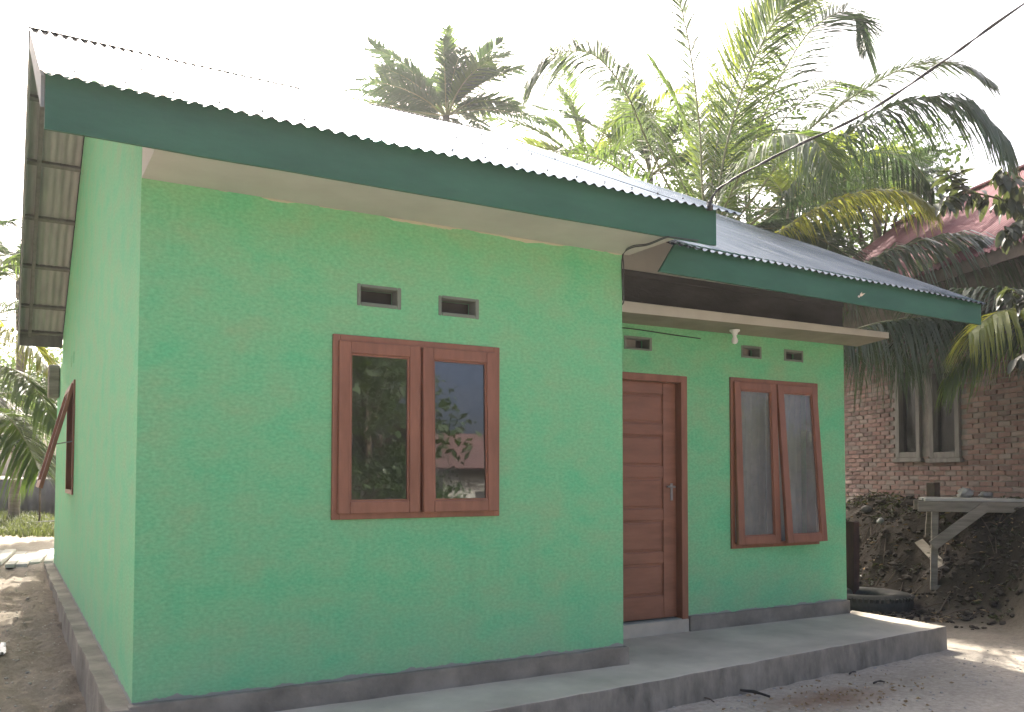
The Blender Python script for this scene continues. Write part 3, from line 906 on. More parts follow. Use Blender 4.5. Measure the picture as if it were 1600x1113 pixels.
while z < ZT - 0.04:
    s_ = SA + (0.11 if row % 2 else 0.0)
    while s_ < SB:
        blocked = any(h[0] - 0.075 < s_ < h[1] + 0.075 and h[2] - 0.01 < z < h[3] + 0.01 for h in wins)
        if not blocked:
            p = WB(s_, 0, z); x_, y_ = px_of(p)
            vis = 1325 < x_ < 1600 and 585 < y_ < 775
            spots.append((not vis, abs(y_ - 690), s_, z))
        s_ += 0.22
    z += 0.068; row += 1
spots.sort()
Rb = Matrix((-BD, BN, Vector((0, 0, 1)))).transposed().to_4x4()
rest = MB()
for i, (nv, _, s_, z) in enumerate(spots):
    M = Matrix.Translation(WB(s_, random.uniform(-0.006, 0.004), z + random.uniform(-0.005, 0.005))) @ Rb @ Matrix.Rotation(random.uniform(-.02, .02), 4, 'Y')
    me = random.choice(brick_meshes)
    if i < 300:
        inst('brick', me, M, bh)
    else:
        rest.add([M @ v.co for v in me.vertices], [tuple(p.vertices) for p in me.polygons])
tag(rest.obj('brickwork', M_BRICK, bh), kind='stuff')
for h in wins:
    mb = MB()
    fB = lambda u, d, v: WB(u, d, v)
    frame_ring(mb, h[0], h[1], h[2], h[3], 0.085, -0.03, 0.10, fB)
    u0, u1 = h[0] - 0.05, h[1] + 0.05
    vs = [fB(u, d, v) for v in (h[2] - 0.06, h[2] - 0.001) for d in (-0.055, 0.1) for u in (u0, u1)]
    mb.add(vs, [(0, 2, 3, 1), (4, 5, 7, 6), (0, 1, 5, 4), (2, 6, 7, 3), (0, 4, 6, 2), (1, 3, 7, 5)])
    wo = mb.obj('window', M_GREYWOOD, bh, bevel=0.006)
    mb = MB()
    mb.add([fB(h[0] + .08, 0.05, h[2] + .08), fB(h[1] - .08, 0.05, h[2] + .08), fB(h[1] - .08, 0.05, h[3] - .08), fB(h[0] + .08, 0.05, h[3] - .08)], [(0, 1, 2, 3)])
    mb.obj('glass_pane', M_GLASS_DULL, wo)
mb = MB()
for q in ((SA, SB),):
    vs = [WB(u, d, v) for v in (0.3, ZT) for d in (1.6, 1.7) for u in q]
    mb.add(vs, [(0, 2, 3, 1), (4, 5, 7, 6), (0, 1, 5, 4), (2, 6, 7, 3), (0, 4, 6, 2), (1, 3, 7, 5)])
    for u in q:
        vs = [WB(u + k_, d, v) for v in (0.3, ZT) for d in (0.14, 1.6) for k_ in (-.05, .05)]
        mb.add(vs, [(0, 2, 3, 1), (4, 5, 7, 6), (0, 1, 5, 4), (2, 6, 7, 3), (0, 4, 6, 2), (1, 3, 7, 5)])
mb.obj('inner_wall', M_DARK, bh)
# maroon roof: ridge through the pixels (1330,385)-(1600,265)
RB, TP = 2.75, math.tan(R(35))
best = None
for i in range(200):
    s_ = i * 0.03
    lo, hi = 2, 9
    for _ in range(40):
        mid = (lo + hi) / 2
        if px_of(WB(s_, RB, mid))[1] > 0 and px_of(WB(s_, RB, mid))[1] > 265: lo = mid
        else: hi = mid
    x_ = px_of(WB(s_, RB, lo))[0]
    if best is None or abs(x_ - 1600) < best[0]: best = (abs(x_ - 1600), s_, lo)
ZRB = best[2]
print('brick roof ridge z', ZRB, 'eave z', ZRB - TP * (RB + 0.55))
mb = MB()
cols = int((SB + 0.6 - SA) / 0.10 * 6)
for (n0, n1, sg) in ((-0.55, RB, 1), (RB, 2 * RB + 0.55, -1)):
    base = len(mb.v)
    for j in range(7):
        n__ = n0 + (n1 - n0) * j / 6
        for i in range(cols + 1):
            s_ = SA - 0.3 + (SB + 0.9 - SA) * i / cols
            zz = ZRB - TP * abs(n__ - RB) + 0.016 * math.sin(2 * math.pi * s_ / 0.10)
            mb.v.append(tuple(WB(s_, n__, zz)))
    for j in range(6):
        for i in range(cols):
            a = base + j * (cols + 1) + i
            mb.f.append((a, a + 1, a + cols + 2, a + cols + 1))
mb.obj('roof', M_MAROON, bh, smooth=True)
mb = MB(); mb.bar(WB(SA - .3, RB, ZRB + 0.02), WB(SB + .6, RB, ZRB + 0.02), 0.22, 0.03); mb.obj('ridge_cap', M_MAROON, bh)
ez = ZRB - TP * (RB + 0.5)
mb = MB(); mb.bar(WB(SA - .3, -0.5, ez - 0.10), WB(SB + .6, -0.5, ez - 0.10), 0.03, 0.18); mb.obj('fascia_board', M_TWIG, bh)
mb = MB()
if ez > ZT:
    vs = [WB(u, d, v) for v in (ZT + .002, ez + 0.25) for d in (0.01, 0.12) for u in (SA, SB)]
    mb.add(vs, [(0, 2, 3, 1), (4, 5, 7, 6), (0, 1, 5, 4), (2, 6, 7, 3), (0, 4, 6, 2), (1, 3, 7, 5)])
    mb.obj('upper_wall', M_MORTAR, bh)

# ------------------------------------------------------------------ workbench, tyre, bits on the right
TC = Vector((9.07, 1.52, 0))
wbn = empty('workbench', (TC.x, TC.y, ground_z(TC.x, TC.y)), 'weathered wooden workbench with diagonal braces below the brick house windows', 'workbench')
def tb(px, py, d): return at(px, py, d)
DT = 10.5
ta, tb_ = tb(1437, 792, DT), tb(1690, 800, 9.9)
ax = (tb_ - ta); ax.z = 0; ax.normalize()
bk = Vector((-ax.y, ax.x, 0))
if bk.dot(FW) < 0: bk = -bk
zt = ta.z
LEN = 2.1; DEP = 0.75
def tp(u, v, z): return Vector((ta.x, ta.y, 0)) + ax * u + bk * v + Vector((0, 0, z))
for i in range(5):
    v0_ = -0.03 + i * 0.162
    mb = MB(); mb.bar(tp(0.06 - 0.03 * (i % 2), v0_ + 0.07, zt + 0.085 + 0.004 * (i % 3)), tp(LEN + 0.03 * (i % 3), v0_ + 0.07, zt + 0.085), 0.15, 0.028)
    mb.obj('top_plank', simple('pale_bench_top_%d' % i, (0.34, 0.33, 0.30), (0.48, 0.46, 0.42), 5, 0.8, 0.4, 25, 0.004) if i == 0 else bpy.data.materials['pale_bench_top_0'], wbn)
for v_ in (0.0, DEP):
    mb = MB(); mb.bar(tp(-0.02, v_, zt + 0.005), tp(LEN, v_, zt + 0.005), 0.045, 0.125); mb.obj('apron', M_RAWWOOD, wbn, bevel=0.006)
for u_ in (0.17, LEN - 0.15):
    for v_ in (0.03, DEP - 0.03):
        p = tp(u_, v_ + 0.03, zt - 0.06); q = tp(u_ - 0.03, v_ + 0.03, ground_z(*tp(u_, v_, 0).xy) - 0.03)
        mb = MB(); mb.bar(p, q, 0.075, 0.075, bk); mb.obj('leg', M_RAWWOOD, wbn, bevel=0.006)
for (ua, za, ub, zb) in ((0.13, -0.46, 0.72, 0.03), (LEN - 0.13, -0.46, LEN - 0.76, 0.03)):
    for v_ in (-0.03, DEP + 0.03):
        mb = MB(); mb.bar(tp(ua, v_, zt + za), tp(ub, v_, zt + zb), 0.03, 0.12, bk.cross(ax)); mb.obj('brace', M_RAWWOOD, wbn, bevel=0.005)
mb = MB(); mb.bar(tp(0.15, -0.0, zt - 0.98), tp(LEN - 0.1, 0.10, zt - 0.62), 0.03, 0.08); mb.obj('stretcher', M_RAWWOOD, wbn, bevel=0.004)
mb = MB(); mb.bar(tp(0.18, DEP, zt - 0.50), tp(LEN - 0.1, DEP, zt - 0.50), 0.03, 0.08); mb.obj('stretcher', M_RAWWOOD, wbn, bevel=0.004)
def lump(name, c, r_, mat, seed, sq=(1, 1, 1), sub=3, amp=0.35, fr_=2.2):
    bm = bmesh.new()
    bmesh.ops.create_icosphere(bm, subdivisions=sub, radius=1)
    for v in bm.verts:
        n__ = 1 + amp * mn.noise(v.co * fr_ + Vector((seed * 3.7, seed, 0))) + amp * 0.4 * mn.noise(v.co * fr_ * 2.7 + Vector((0, seed * 2.1, 0)))
        v.co = Vector((v.co.x * sq[0], v.co.y * sq[1], v.co.z * sq[2])) * (r_ * n__)
    me = bpy.data.meshes.new(name); bm.to_mesh(me); bm.free()
    me.polygons.foreach_set('use_smooth', [True] * len(me.polygons))
    me.materials.append(mat)
    o = bpy.data.objects.new(name, me); col.objects.link(o); o.location = c
    return o
p = at(1508, 772, DT + 0.25); 
tag(lump('rag_bundle', Vector((p.x, p.y, zt + 0.155)), 0.10, M_STONEL, 4, (1.0, 0.8, 0.65), 3, 0.6, 2.5), 'pale crumpled bundle lying on the workbench top', 'bundle')
p = at(1540, 775, DT + 0.35)
tag(lump('rag_bundle', Vector((p.x, p.y, zt + 0.135)), 0.07, M_STONEL, 9, (1.5, 0.8, 0.5), 3, 0.6, 2.5), 'small low pale scrap beside the crumpled bundle on the workbench', 'scrap')
p = at(1458, 766, 11.4)
pst = MB(); pst.bar((p.x, p.y, ground_z(p.x, p.y) - 0.1), (p.x, p.y, p.z + 0.10), 0.12, 0.12, Vector((1, 0, 0)))
tag(pst.obj('stump_post', M_TWIG, bevel=0.01), 'short dark post standing behind the workbench left end', 'post')
# tyre half buried
ty = at(1352, 915, 10.55)
tyre = empty('old_tyre', (ty.x, ty.y, ground_z(ty.x, ty.y)), 'old worn tyre lying flat on the ground beside the house corner', 'tyre')
mb = MB()
pf = []
for i in range(25):
    a = 2 * math.pi * i / 24
    cr, cz = math.cos(a), math.sin(a)
    pf.append((0.40 + 0.13 * (abs(cr) ** 0.75) * (1 if cr > 0 else -1), 0.115 * (abs(cz) ** 0.7) * (1 if cz > 0 else -1)))
mb.lathe((ty.x, ty.y, ground_z(ty.x, ty.y) + 0.09), pf, 48)
mb.obj('tyre_body', M_RUBBER, tyre, smooth=True)
mb = MB()
for i in range(56):
    a = 2 * math.pi * i / 56
    M = Matrix.Translation((ty.x, ty.y, ground_z(ty.x, ty.y) + 0.09)) @ Matrix.Rotation(a, 4, 'Z') @ Matrix.Translation((0.515, 0, 0.055)) @ Matrix.Rotation(R(25), 4, 'Y')
    mb.box(-0.012, 0.016, -0.018, 0.018, -0.05, 0.04, M)
tag(mb.obj('tread_blocks', M_RUBBER, tyre), kind='stuff')
# dark old post next to the house corner
p = at(1331, 890, 10.9)
mb = MB(); mb.bar((p.x, p.y, ground_z(p.x, p.y) - 0.1), (p.x + 0.02, p.y, at(1331, 815, 10.9).z), 0.13, 0.11, Vector((1, 0, 0)))
tag(mb.obj('wooden_post', simple('dark_red_wood', (0.05, 0.03, 0.025), (0.09, 0.05, 0.04), 4, 0.9, 0.4, 20, 0.01, (3, 3, 0.5)), bevel=0.01), 'dark reddish wooden post just behind the house right corner', 'post')
# debris on the bank: sticks, stones, scraps
random.seed(5)
deb = MB()
for i in range(230):
    s_ = random.uniform(-0.3, 4.6); n__ = -random.uniform(0.1, 2.4)
    p = WB(s_, n__, 0); p.z = ground_z(p.x, p.y) + 0.01
    a = random.uniform(0, 6.3); L = random.uniform(0.05, 0.32)
    q = p + Vector((math.cos(a) * L, math.sin(a) * L, 0)); q.z = ground_z(q.x, q.y) + random.uniform(0.005, 0.06)
    deb.tube([p, (p + q) / 2 + Vector((0, 0, 0.015)), q], [random.uniform(0.004, 0.011), 0.007, 0.004], 5)
tag(deb.obj('twig_litter', M_TWIG), 'twigs and sticks strewn over the dark earth bank', 'twigs', kind='stuff')
def leaflitter(name, n, fn, mat, smin, smax, lab):
    mb = MB()
    for i in range(n):
        p = fn()
        if p is None: continue
        s_ = random.uniform(smin, smax); a = random.uniform(0, 6.3)
        M = Matrix.Translation((p.x, p.y, ground_z(p.x, p.y) + 0.012)) @ Matrix.Rotation(a, 4, 'Z') @ Matrix.Rotation(random.uniform(-.5, .5), 4, 'X') @ Matrix.Rotation(random.uniform(-.4, .4), 4, 'Y')
        mb.add([M @ Vector(v) for v in ((-s_, 0, 0), (-s_ * .3, s_ * .32, .008), (s_, 0, 0.004), (-s_ * .3, -s_ * .32, .01), (0, 0, -0.004))], [(0, 4, 1), (1, 4, 2), (2, 4, 3), (3, 4, 0)])
    return tag(mb.obj(name, mat), lab, 'leaves', kind='stuff')
leaflitter('leaf_litter', 800, lambda: WB(random.uniform(-.6, 4.6), -random.uniform(0.05, 3.4), 0), L_DRY, 0.02, 0.06, 'dry fallen leaves scattered on the dark bank')
leaflitter('leaf_litter', 130, lambda: Vector((4.5 + random.gauss(0, .55), -0.9 + random.gauss(0, .25), 0)) if True else None, L_DRY, 0.008, 0.022, 'small dry leaves in the reddish patch before the porch')
for i in range(9):
    s_ = random.uniform(0.0, 2.0); n__ = -random.uniform(0.5, 1.7)
    p = WB(s_, n__, 0)
    tag(lump('rubble_stone', Vector((p.x, p.y, ground_z(p.x, p.y) + 0.02)), random.uniform(0.05, 0.10), M_STONEL if i % 2 else M_STONE, i + 20, (1.2, 0.9, 0.7), 2, 0.4, 1.7),
        'lump of %s rubble lying on the dark earth bank' % ('pale' if i % 2 else 'grey'), 'stone', '%s rubble on the bank' % ('pale' if i % 2 else 'grey'))
wd_ = MB(); random.seed(15)
for i in range(420):
    s_ = random.uniform(-0.6, 4.9); n__ = -random.triangular(0.05, 1.5, 0.25)
    if mn.noise(Vector((s_ * 1.2, n__ * 2, 4))) < -0.05: continue
    p = WB(s_, n__, 0); p.z = ground_z(p.x, p.y)
    for _ in range(6):
        a = random.uniform(0, 6.3); L = random.uniform(0.04, 0.11)
        d = Vector((math.cos(a), math.sin(a), random.uniform(.1, 1.4))).normalized()
        sd_ = d.cross(Vector((0, 0, 1))).normalized() * L * 0.16
        q = p + Vector((random.uniform(-.05, .05), random.uniform(-.05, .05), random.uniform(0, .06)))
        wd_.add([q, q + d * L * .5 + sd_, q + d * L - Vector((0, 0, L * .3)), q + d * L * .5 - sd_], [(0, 1, 2, 3)])
tag(wd_.obj('weeds', L_BROAD), 'low dark weeds growing on the earth bank under the brick wall', 'weeds', kind='stuff')
for i, (s_, n__, a, L, lab) in enumerate(((0.45, -0.85, 0.35, 0.5, 'pale broken board lying across the bank above the tyre'), (0.75, -0.55, -0.5, 0.4, 'short broken board high on the bank near the house corner'),
        (3.1, -0.35, 0.1, 0.9, 'long old board on the bank behind the workbench'), (3.3, -0.9, -0.25, 0.7, 'old board low under the right half of the workbench'))):
    p = WB(s_, n__, 0); d = (-BD * math.cos(a) + BN * math.sin(a)) * L / 2
    q0, q1 = p - d, p + d
    q0.z = ground_z(q0.x, q0.y) + 0.04; q1.z = ground_z(q1.x, q1.y) + 0.04
    mb = MB(); mb.bar(q0, q1, 0.11, 0.022, -BN * .6 + Vector((0, 0, 1)))
    tag(mb.obj('scrap_board', M_RAWWOOD, bevel=0.004), lab, 'board')
# pebbles in the yard
peb = MB()
random.seed(3)
bm = bmesh.new(); bmesh.ops.create_icosphere(bm, subdivisions=1, radius=1); bm.verts.index_update()
pv = [v.co.copy() for v in bm.verts]; pfc = [tuple(v.index for v in f.verts) for f in bm.faces]; bm.free()
for i in range(1100):
    x, y = (random.uniform(0.5, 9.5), random.uniform(-1.6, -0.3)) if i % 3 else (random.uniform(-0.75, -0.15), random.uniform(0.2, 9))
    if i % 3 and y > -0.75 + (x - 0.5) * 0.09 and x < 6.85: continue
    r_ = random.uniform(0.003, 0.011) * (1.4 if random.random() < 0.1 else 1)
    M = Matrix.Translation((x, y, ground_z(x, y) + r_ * 0.2)) @ Matrix.Rotation(random.uniform(0, 6), 4, 'Z') @ Matrix.Diagonal((r_ * random.uniform(.8, 1.6), r_, r_ * .7, 1))
    peb.add([M @ v for v in pv], pfc)
cl_ = MB(); random.seed(77)
for i in range(1500):
    s_ = random.uniform(-0.8, 5.0); n__ = -random.triangular(0.02, 2.2, 0.7)
    p = WB(s_, n__, 0)
    r_ = random.uniform(0.012, 0.035) * (1.8 if random.random() < 0.12 else 1)
    M = Matrix.Translation((p.x, p.y, ground_z(p.x, p.y) + r_ * .35)) @ Matrix.Rotation(random.uniform(0, 6), 4, 'Z') @ Matrix.Rotation(random.uniform(-.6, .6), 4, 'X') @ Matrix.Diagonal((r_ * random.uniform(.9, 1.8), r_ * random.uniform(.8, 1.2), r_ * random.uniform(.5, .9), 1))
    cl_.add([M @ (v * random.uniform(.75, 1.15)) for v in pv], pfc)
tag(cl_.obj('soil_clods', simple('dark_clod', (0.028, 0.022, 0.017), (0.09, 0.074, 0.058), 3, 0.95, 0.5, 40, 0.01)), 'dark clods and crumbs of earth covering the bank', 'soil', kind='stuff')
tag(peb.obj('pebbles', simple('pebble_grey', (0.26, 0.24, 0.21), (0.42, 0.40, 0.36), 30, 0.9, 0)), 'small pebbles scattered over the bare yard', 'pebbles', kind='stuff')
# stick and twigs in front of the porch
def stick(name, a, b_, r_, lab, mat=M_TWIG, bend=0.01):
    a = Vector(a); b_ = Vector(b_)
    mb = MB(); pts = []
    for i in range(7):
        t = i / 6
        p = a.lerp(b_, t); p.z = ground_z(p.x, p.y) + r_ * 0.9 + 0.006 + bend * math.sin(t * 3.1)
        pts.append(p)
    mb.tube(pts, [r_ * (0.8 + 0.2 * math.sin(i * 2)) for i in range(7)], 7)
    return tag(mb.obj(name, mat, smooth=True), lab, 'stick')
def onz(px, py): return on(px, py, 2, -0.33)
M_BLACKWOOD = simple('black_wood', (0.02, 0.018, 0.016), (0.045, 0.04, 0.035), 9, 0.8, 0.4)
stick('stick', onz(1128, 1080), onz(1203, 1092), 0.013, 'dark straight stick lying on the ground before the porch slab', M_BLACKWOOD, 0.02)
stick('stick', onz(1094, 1095), onz(1116, 1102), 0.006, 'short thin bent twig to the left of the dark straight stick', M_TWIG)
stick('stick', onz(1365, 1072), onz(1382, 1069), 0.009, 'tiny dark twig on the bare ground right of the reddish patch', M_BLACKWOOD)
stick('stick', onz(1327, 1055), onz(1337, 1050), 0.008, 'tiny dark twig close to the porch slab edge', M_BLACKWOOD)

# dry leaf stuck on the porch fascia
p = on(1343, 463, 1, YP - 0.012)
lf_ = MB()
for (ang, L) in ((R(28), 0.055), (R(200), 0.05), (R(75), 0.035)):
    d = Vector((math.cos(ang), 0, math.sin(ang))); n__ = Vector((-d.z, 0, d.x))
    lf_.add([p - d * 0.01, p + d * L * .4 + n__ * 0.011 + Vector((0, -.012, 0)), p + d * L + Vector((0, -.02, 0)), p + d * L * .4 - n__ * 0.011 + Vector((0, -.004, 0))], [(0, 1, 2, 3)])
tag(lf_.obj('dry_leaf', simple('pale_dry_leaf', (0.55, 0.45, 0.36), (0.7, 0.6, 0.5), 9, 0.8, 0)), 'pale dry leaf caught on the dark green porch fascia', 'leaf')

# ------------------------------------------------------------------ left background
DL = 9.8
for i in range(6):
    x0 = -0.95 + i * 0.16
    mb = MB(); y0 = 9.0
    z0 = ground_z(x0, 9.6) + 0.045
    mb.add([(x0 + (0.02 * (i % 3)), y0 + 0.05 * (i % 2), z0 - 0.05), (x0 + 0.15, y0, z0 - 0.05), (x0 + 0.35, 11.0, z0 - 0.03), (x0 + 0.2, 11.0 + .06 * (i % 2), z0 - 0.03),
            (x0 + (0.02 * (i % 3)), y0 + 0.05 * (i % 2), z0), (x0 + 0.15, y0, z0 + .004 * (i % 2)), (x0 + 0.35, 11.0, z0 + .02), (x0 + 0.2, 11.0 + .06 * (i % 2), z0 + .02)],
           [(3, 2, 1, 0), (4, 5, 6, 7), (0, 1, 5, 4), (1, 2, 6, 5), (2, 3, 7, 6), (3, 0, 4, 7)])
    tag(mb.obj('pale_board', M_PALEBOARD), 'sunlit pale board laid flat on the ground behind the house side', 'board', 'boards laid behind the house')
p = at(60, 897, 15.2)
mb = MB(); mb.tube([(p.x, p.y, p.z - 0.15), (p.x, p.y, at(60, 866, 15.2).z)], 0.042, 14)
tag(mb.obj('standing_pipe', M_WHITE, smooth=True), 'white plastic pipe standing upright behind the house side', 'pipe')
p = at(-60, 921, 13.4); q = at(44, 911, 13.6)
mb = MB(); mb.tube([p, q], 0.036, 12); tag(mb.obj('lying_pipe', M_PLASTIC, smooth=True), 'pale pipe lying on the soil at the left edge', 'pipe')
for i, (px, py, r_, lab) in enumerate(((7, 906, 0.055, 'dark angular rock at the far left behind the lying pipe'), (25, 909, 0.085, 'dark rounded rock behind the lying pipe'))):
    tag(lump('dark_rock', at(px, py, 13.9), r_, simple('dark_rock_%d' % i, (0.025, 0.022, 0.02), (0.06, 0.05, 0.045), 8, 0.9, 0.5), 31 + i, (1.2, 1, 0.8), 2, 0.5, 1.8), lab, 'rock')
p = on(10, 987, 2, -0.06)
mb = MB()
n9 = 10
for j in range(n9):
    for i in range(n9):
        x = p.x - 0.16 + 0.16 * i / (n9 - 1); y = p.y - 0.28 + 0.55 * j / (n9 - 1) + 0.1 * math.sin(i)
        mb.v.append((x, y, max(ground_z(x, y), ground_z(p.x, p.y) - .02) + 0.03 + 0.02 * abs(mn.noise(Vector((x * 14, y * 9, 3))))))
for j in range(n9 - 1):
    for i in range(n9 - 1):
        if (i in (0, n9 - 2)) and (j % 3 == 0): continue
        a = j * n9 + i; mb.f.append((a, a + 1, a + n9 + 1, a + n9))
tag(mb.obj('plastic_scrap', M_PLASTIC, smooth=True), 'crumpled pale plastic scrap on the soil at the left edge', 'plastic')
# plank across, wire fence, grey sheet wall
pl = empty('garden_rail', at(40, 862, 16.5), 'low dark plank rail in front of the grass at far left', 'rail')
mb = MB(); mb.bar(at(-80, 862, 16.0), at(130, 856, 17.5), 0.04, 0.16); mb.obj('plank', M_TWIG, pl)
for px in (-20, 100):
    a = at(px, 858, 16.6); mb = MB(); mb.bar((a.x, a.y + .04, ground_z(a.x, a.y) - .1), (a.x, a.y + .04, a.z + 0.09), 0.06, 0.06, Vector((1, 0, 0))); mb.obj('post', M_TWIG, pl)
wf = empty('wire_fence', at(60, 860, 18.5), 'thin wire fence with slim dark posts at far left', 'fence')
for px in (62, -60, 150):
    a = at(px, 800, 18.5); mb = MB(); mb.tube([(a.x, a.y, ground_z(a.x, a.y) - .1), (a.x, a.y, at(px, 735, 18.5).z)], 0.022, 7); mb.obj('post', M_TWIG, wf)
for ya, yb in ((749, 750), (825, 808), (868, 866)):
    mb = MB(); mb.tube([at(-120, ya + 2, 18.45), at(62, (ya + yb) / 2 - 1, 18.45), at(180, yb, 18.45)], 0.011, 6); mb.obj('wire', M_METAL, wf)
sh = MB()
a = at(-140, 815, 22); b_ = at(200, 815, 22.5)
for i in range(121):
    t = i / 120; q = a.lerp(b_, t) + Vector((0, 0.03 * math.sin(i * 1.3), 0))
    for z in (ground_z(q.x, q.y) - 0.1, at(40, 748, 22).z):
        sh.v.append((q.x, q.y, z))
for i in range(120): sh.f.append((2 * i, 2 * i + 2, 2 * i + 3, 2 * i + 1))
so = sh.obj('sheet_wall', simple('grey_sheet', (0.10, 0.095, 0.09), (0.18, 0.17, 0.16), 2, 0.7, 0.2), smooth=True)
sm_ = so.modifiers.new('solid', 'SOLIDIFY'); sm_.thickness = 0.02
tag(so, 'grey corrugated sheet wall beyond the wire fence', 'wall')
gr = MB(); random.seed(8)
for i in range(5200):
    px = random.uniform(-60, 110); dd = random.uniform(16.6, 21.5)
    q = at(px, 840, dd); z = ground_z(q.x, q.y)
    h = random.uniform(0.05, 0.2); a = random.uniform(0, 6.3); l_ = h * random.uniform(.2, .7)
    d = Vector((math.cos(a), math.sin(a), 0)); s_ = Vector((-d.y, d.x, 0)) * 0.012
    c = Vector((q.x, q.y, z))
    gr.add([c - s_, c + s_, c + d * l_ * .4 + Vector((0, 0, h * .7)) + s_ * .7, c + d * l_ * .4 + Vector((0, 0, h * .7)) - s_ * .7, c + d * l_ + Vector((0, 0, h))], [(0, 1, 2, 3), (3, 2, 4)])
tag(gr.obj('grass', L_GRASS), 'patch of green grass behind the wire fence', 'grass', kind='stuff')

# ------------------------------------------------------------------ palms
def leaflet(mb, p, d, L, wd, droop, rng, seg=3, down=Vector((0, 0, -1))):
    """a tapering folded strip"""
    sidev = d.cross(Vector((rng.uniform(-.4, .4), rng.uniform(-.4, .4), 1)))
    if sidev.length < 0.05: sidev = Vector((1, 0, 0))
    sidev.normalize()
    base = len(mb.v)
    for i in range(seg + 1):
        t = i / seg
        q = p + d * (L * t) + down * (L * droop * t * t)
        ww = wd * (0.55 + 1.4 * t if t < 0.33 else 1.0 * (1.02 - t) / 0.68)
        mb.v.append(tuple(q - sidev * ww * .5)); mb.v.append(tuple(q + sidev * ww * .5))
    for i in range(seg):
        a = base + 2 * i
        mb.f.append((a, a + 1, a + 3, a + 2))
def frond(parent, ctrl, Lf, n, twist, droop, mat, seed, wd=0.032, t0=0.16, fwd=0.6, rad=0.022, jag=0.19, tipL=0.35):
    n = int(n * 2.0); wd *= 0.95
    rng = random.Random(seed)
    P = spline([Vector(c) for c in ctrl], 12)
    m_ = len(P) - 1
    mb = MB()
    rr = [rad * (1 - 0.85 * i / m_) for i in range(m_ + 1)]
    st = MB(); st.tube(P, rr, 6)
    hd = P[-1] - P[0]; hd.z = 0
    if hd.length < 0.2: hd = Vector((1, 0, 0)) * 0.2 + hd
    hd.normalize()
    side0 = hd.cross(Vector((0, 0, 1)))
    for i in range(n):
        t = t0 + (1 - t0) * (i + 0.5) / n
        f = t * m_; k_ = min(int(f), m_ - 1)
        p = P[k_].lerp(P[k_ + 1], f - k_)
        tg = (P[k_ + 1] - P[k_]).normalized()
        sd_ = (side0 - tg * side0.dot(tg)).normalized()
        sd_ = Matrix.Rotation(twist, 3, tg) @ sd_
        u = (t - t0) / (1 - t0)
        env = (0.55 + 0.45 * math.sin(min(1, u * 1.9) * math.pi / 2)) * (1 - (1 - tipL) * max(0, (u - 0.55) / 0.45) ** 1.5)
        for sg in (-1, 1):
            if rng.random() < 0.04: continue
            fw_ = fwd + 0.55 * u * u
            d = (sd_ * sg + tg * (fw_ + rng.uniform(-jag, jag)) + Vector((0, 0, rng.uniform(-jag, jag) + 0.12))).normalized()
            leaflet(mb, p, d, Lf * env * rng.uniform(0.85, 1.1), wd * rng.uniform(.8, 1.15), droop * rng.uniform(0.6, 1.4), rng)
    o = mb.obj('frond', mat, parent)
    st.obj('rachis', L_STEM, o, smooth=True)
    return o
def palm(name, label, crown, base, trunk_r, group=None):
    e_ = empty(name, base, label, 'palm tree', group)
    mb = MB()
    pts = []; rr = []
    base = Vector(base); crown = Vector(crown)
    n = 26
    for i in range(n + 1):
        t = i / n
        pts.append(base.lerp(crown, t) + Vector((0.10 * math.sin(t * 2.5), 0.06 * math.sin(t * 3), 0)) * (1 - t) * t * 3)
        rr.append(trunk_r * (1.35 - 0.5 * t + (0.05 if i % 2 else 0)))
    mb.tube(pts, rr, 12)
    mb.obj('trunk', M_BARK, e_, smooth=True)
    return e_
def rnd_fronds(e_, crown, n, L, el_lo, el_hi, Lf, nl, mats, seed, wd=0.035, droop=0.5, az=None, sag=0.55, **kw):
    rng = random.Random(seed); crown = Vector(crown)
    for i in range(n):
        a = (i * 2.39996 + rng.uniform(-.25, .25)) if az is None else rng.uniform(*az)
        el = rng.uniform(el_lo, el_hi)
        l_ = L * rng.uniform(0.8, 1.1)
        d = Vector((math.cos(a) * math.cos(el), math.sin(a) * math.cos(el), math.sin(el)))
        h = Vector((math.cos(a), math.sin(a), 0))
        pts = []
        sg = sag * rng.uniform(.7, 1.3)
        for k_ in range(5):
            t = k_ / 4
            pts.append(crown + d * (l_ * t) + h * (0.18 * l_ * t * t) + Vector((0, 0, -sg * l_ * t * t)))
        frond(e_, pts, Lf, nl, rng.uniform(-.5, .5), droop, rng.choice(mats), seed * 100 + i, wd, **kw)

# the coconut palm to the right of the roof
CP = at(1112, 392, 13.0)
coco = palm('coconut_palm', 'tall coconut palm with long arching fronds rising behind the porch roof', CP, (CP.x + .15, CP.y + .1, ground_z(CP.x, CP.y) - 0.1), 0.16)
A = at
def fr(pts, Lf, n, tw, dr, mat, seed, **kw):
    frond(coco, [CP] + [A(*q) for q in pts], Lf, n, tw, dr, mat, seed, **kw)
# left arching frond with drooping head
fr([(1060, 320, 12.9), (1015, 230, 12.7), (975, 140, 12.5), (925, 85, 12.3), (865, 85, 12.1), (832, 112, 12.0)], 0.80, 66, 0.25, 0.75, L_GREY, 1, t0=0.30)
fr([(1098, 300, 12.8), (1093, 200, 12.6), (1080, 90, 12.3), (1062, 0, 12.0), (1050, -50, 11.8)], 0.60, 66, 1.2, 0.35, L_GREY, 2, t0=0.14, fwd=0.7, wd=0.024)
fr([(1122, 300, 12.9), (1142, 200, 12.8), (1180, 90, 12.8), (1235, 0, 12.6), (1300, -40, 12.4)], 1.15, 96, 1.25, 0.15, L_GREEN, 3, t0=0.10, fwd=0.75)
fr([(1112, 290, 13.4), (1128, 190, 13.7), (1160, 100, 14.0), (1215, 20, 14.2), (1270, -10, 14.4)], 1.15, 92, 1.35, 0.2, L_LIME, 4, t0=0.10, fwd=0.8)
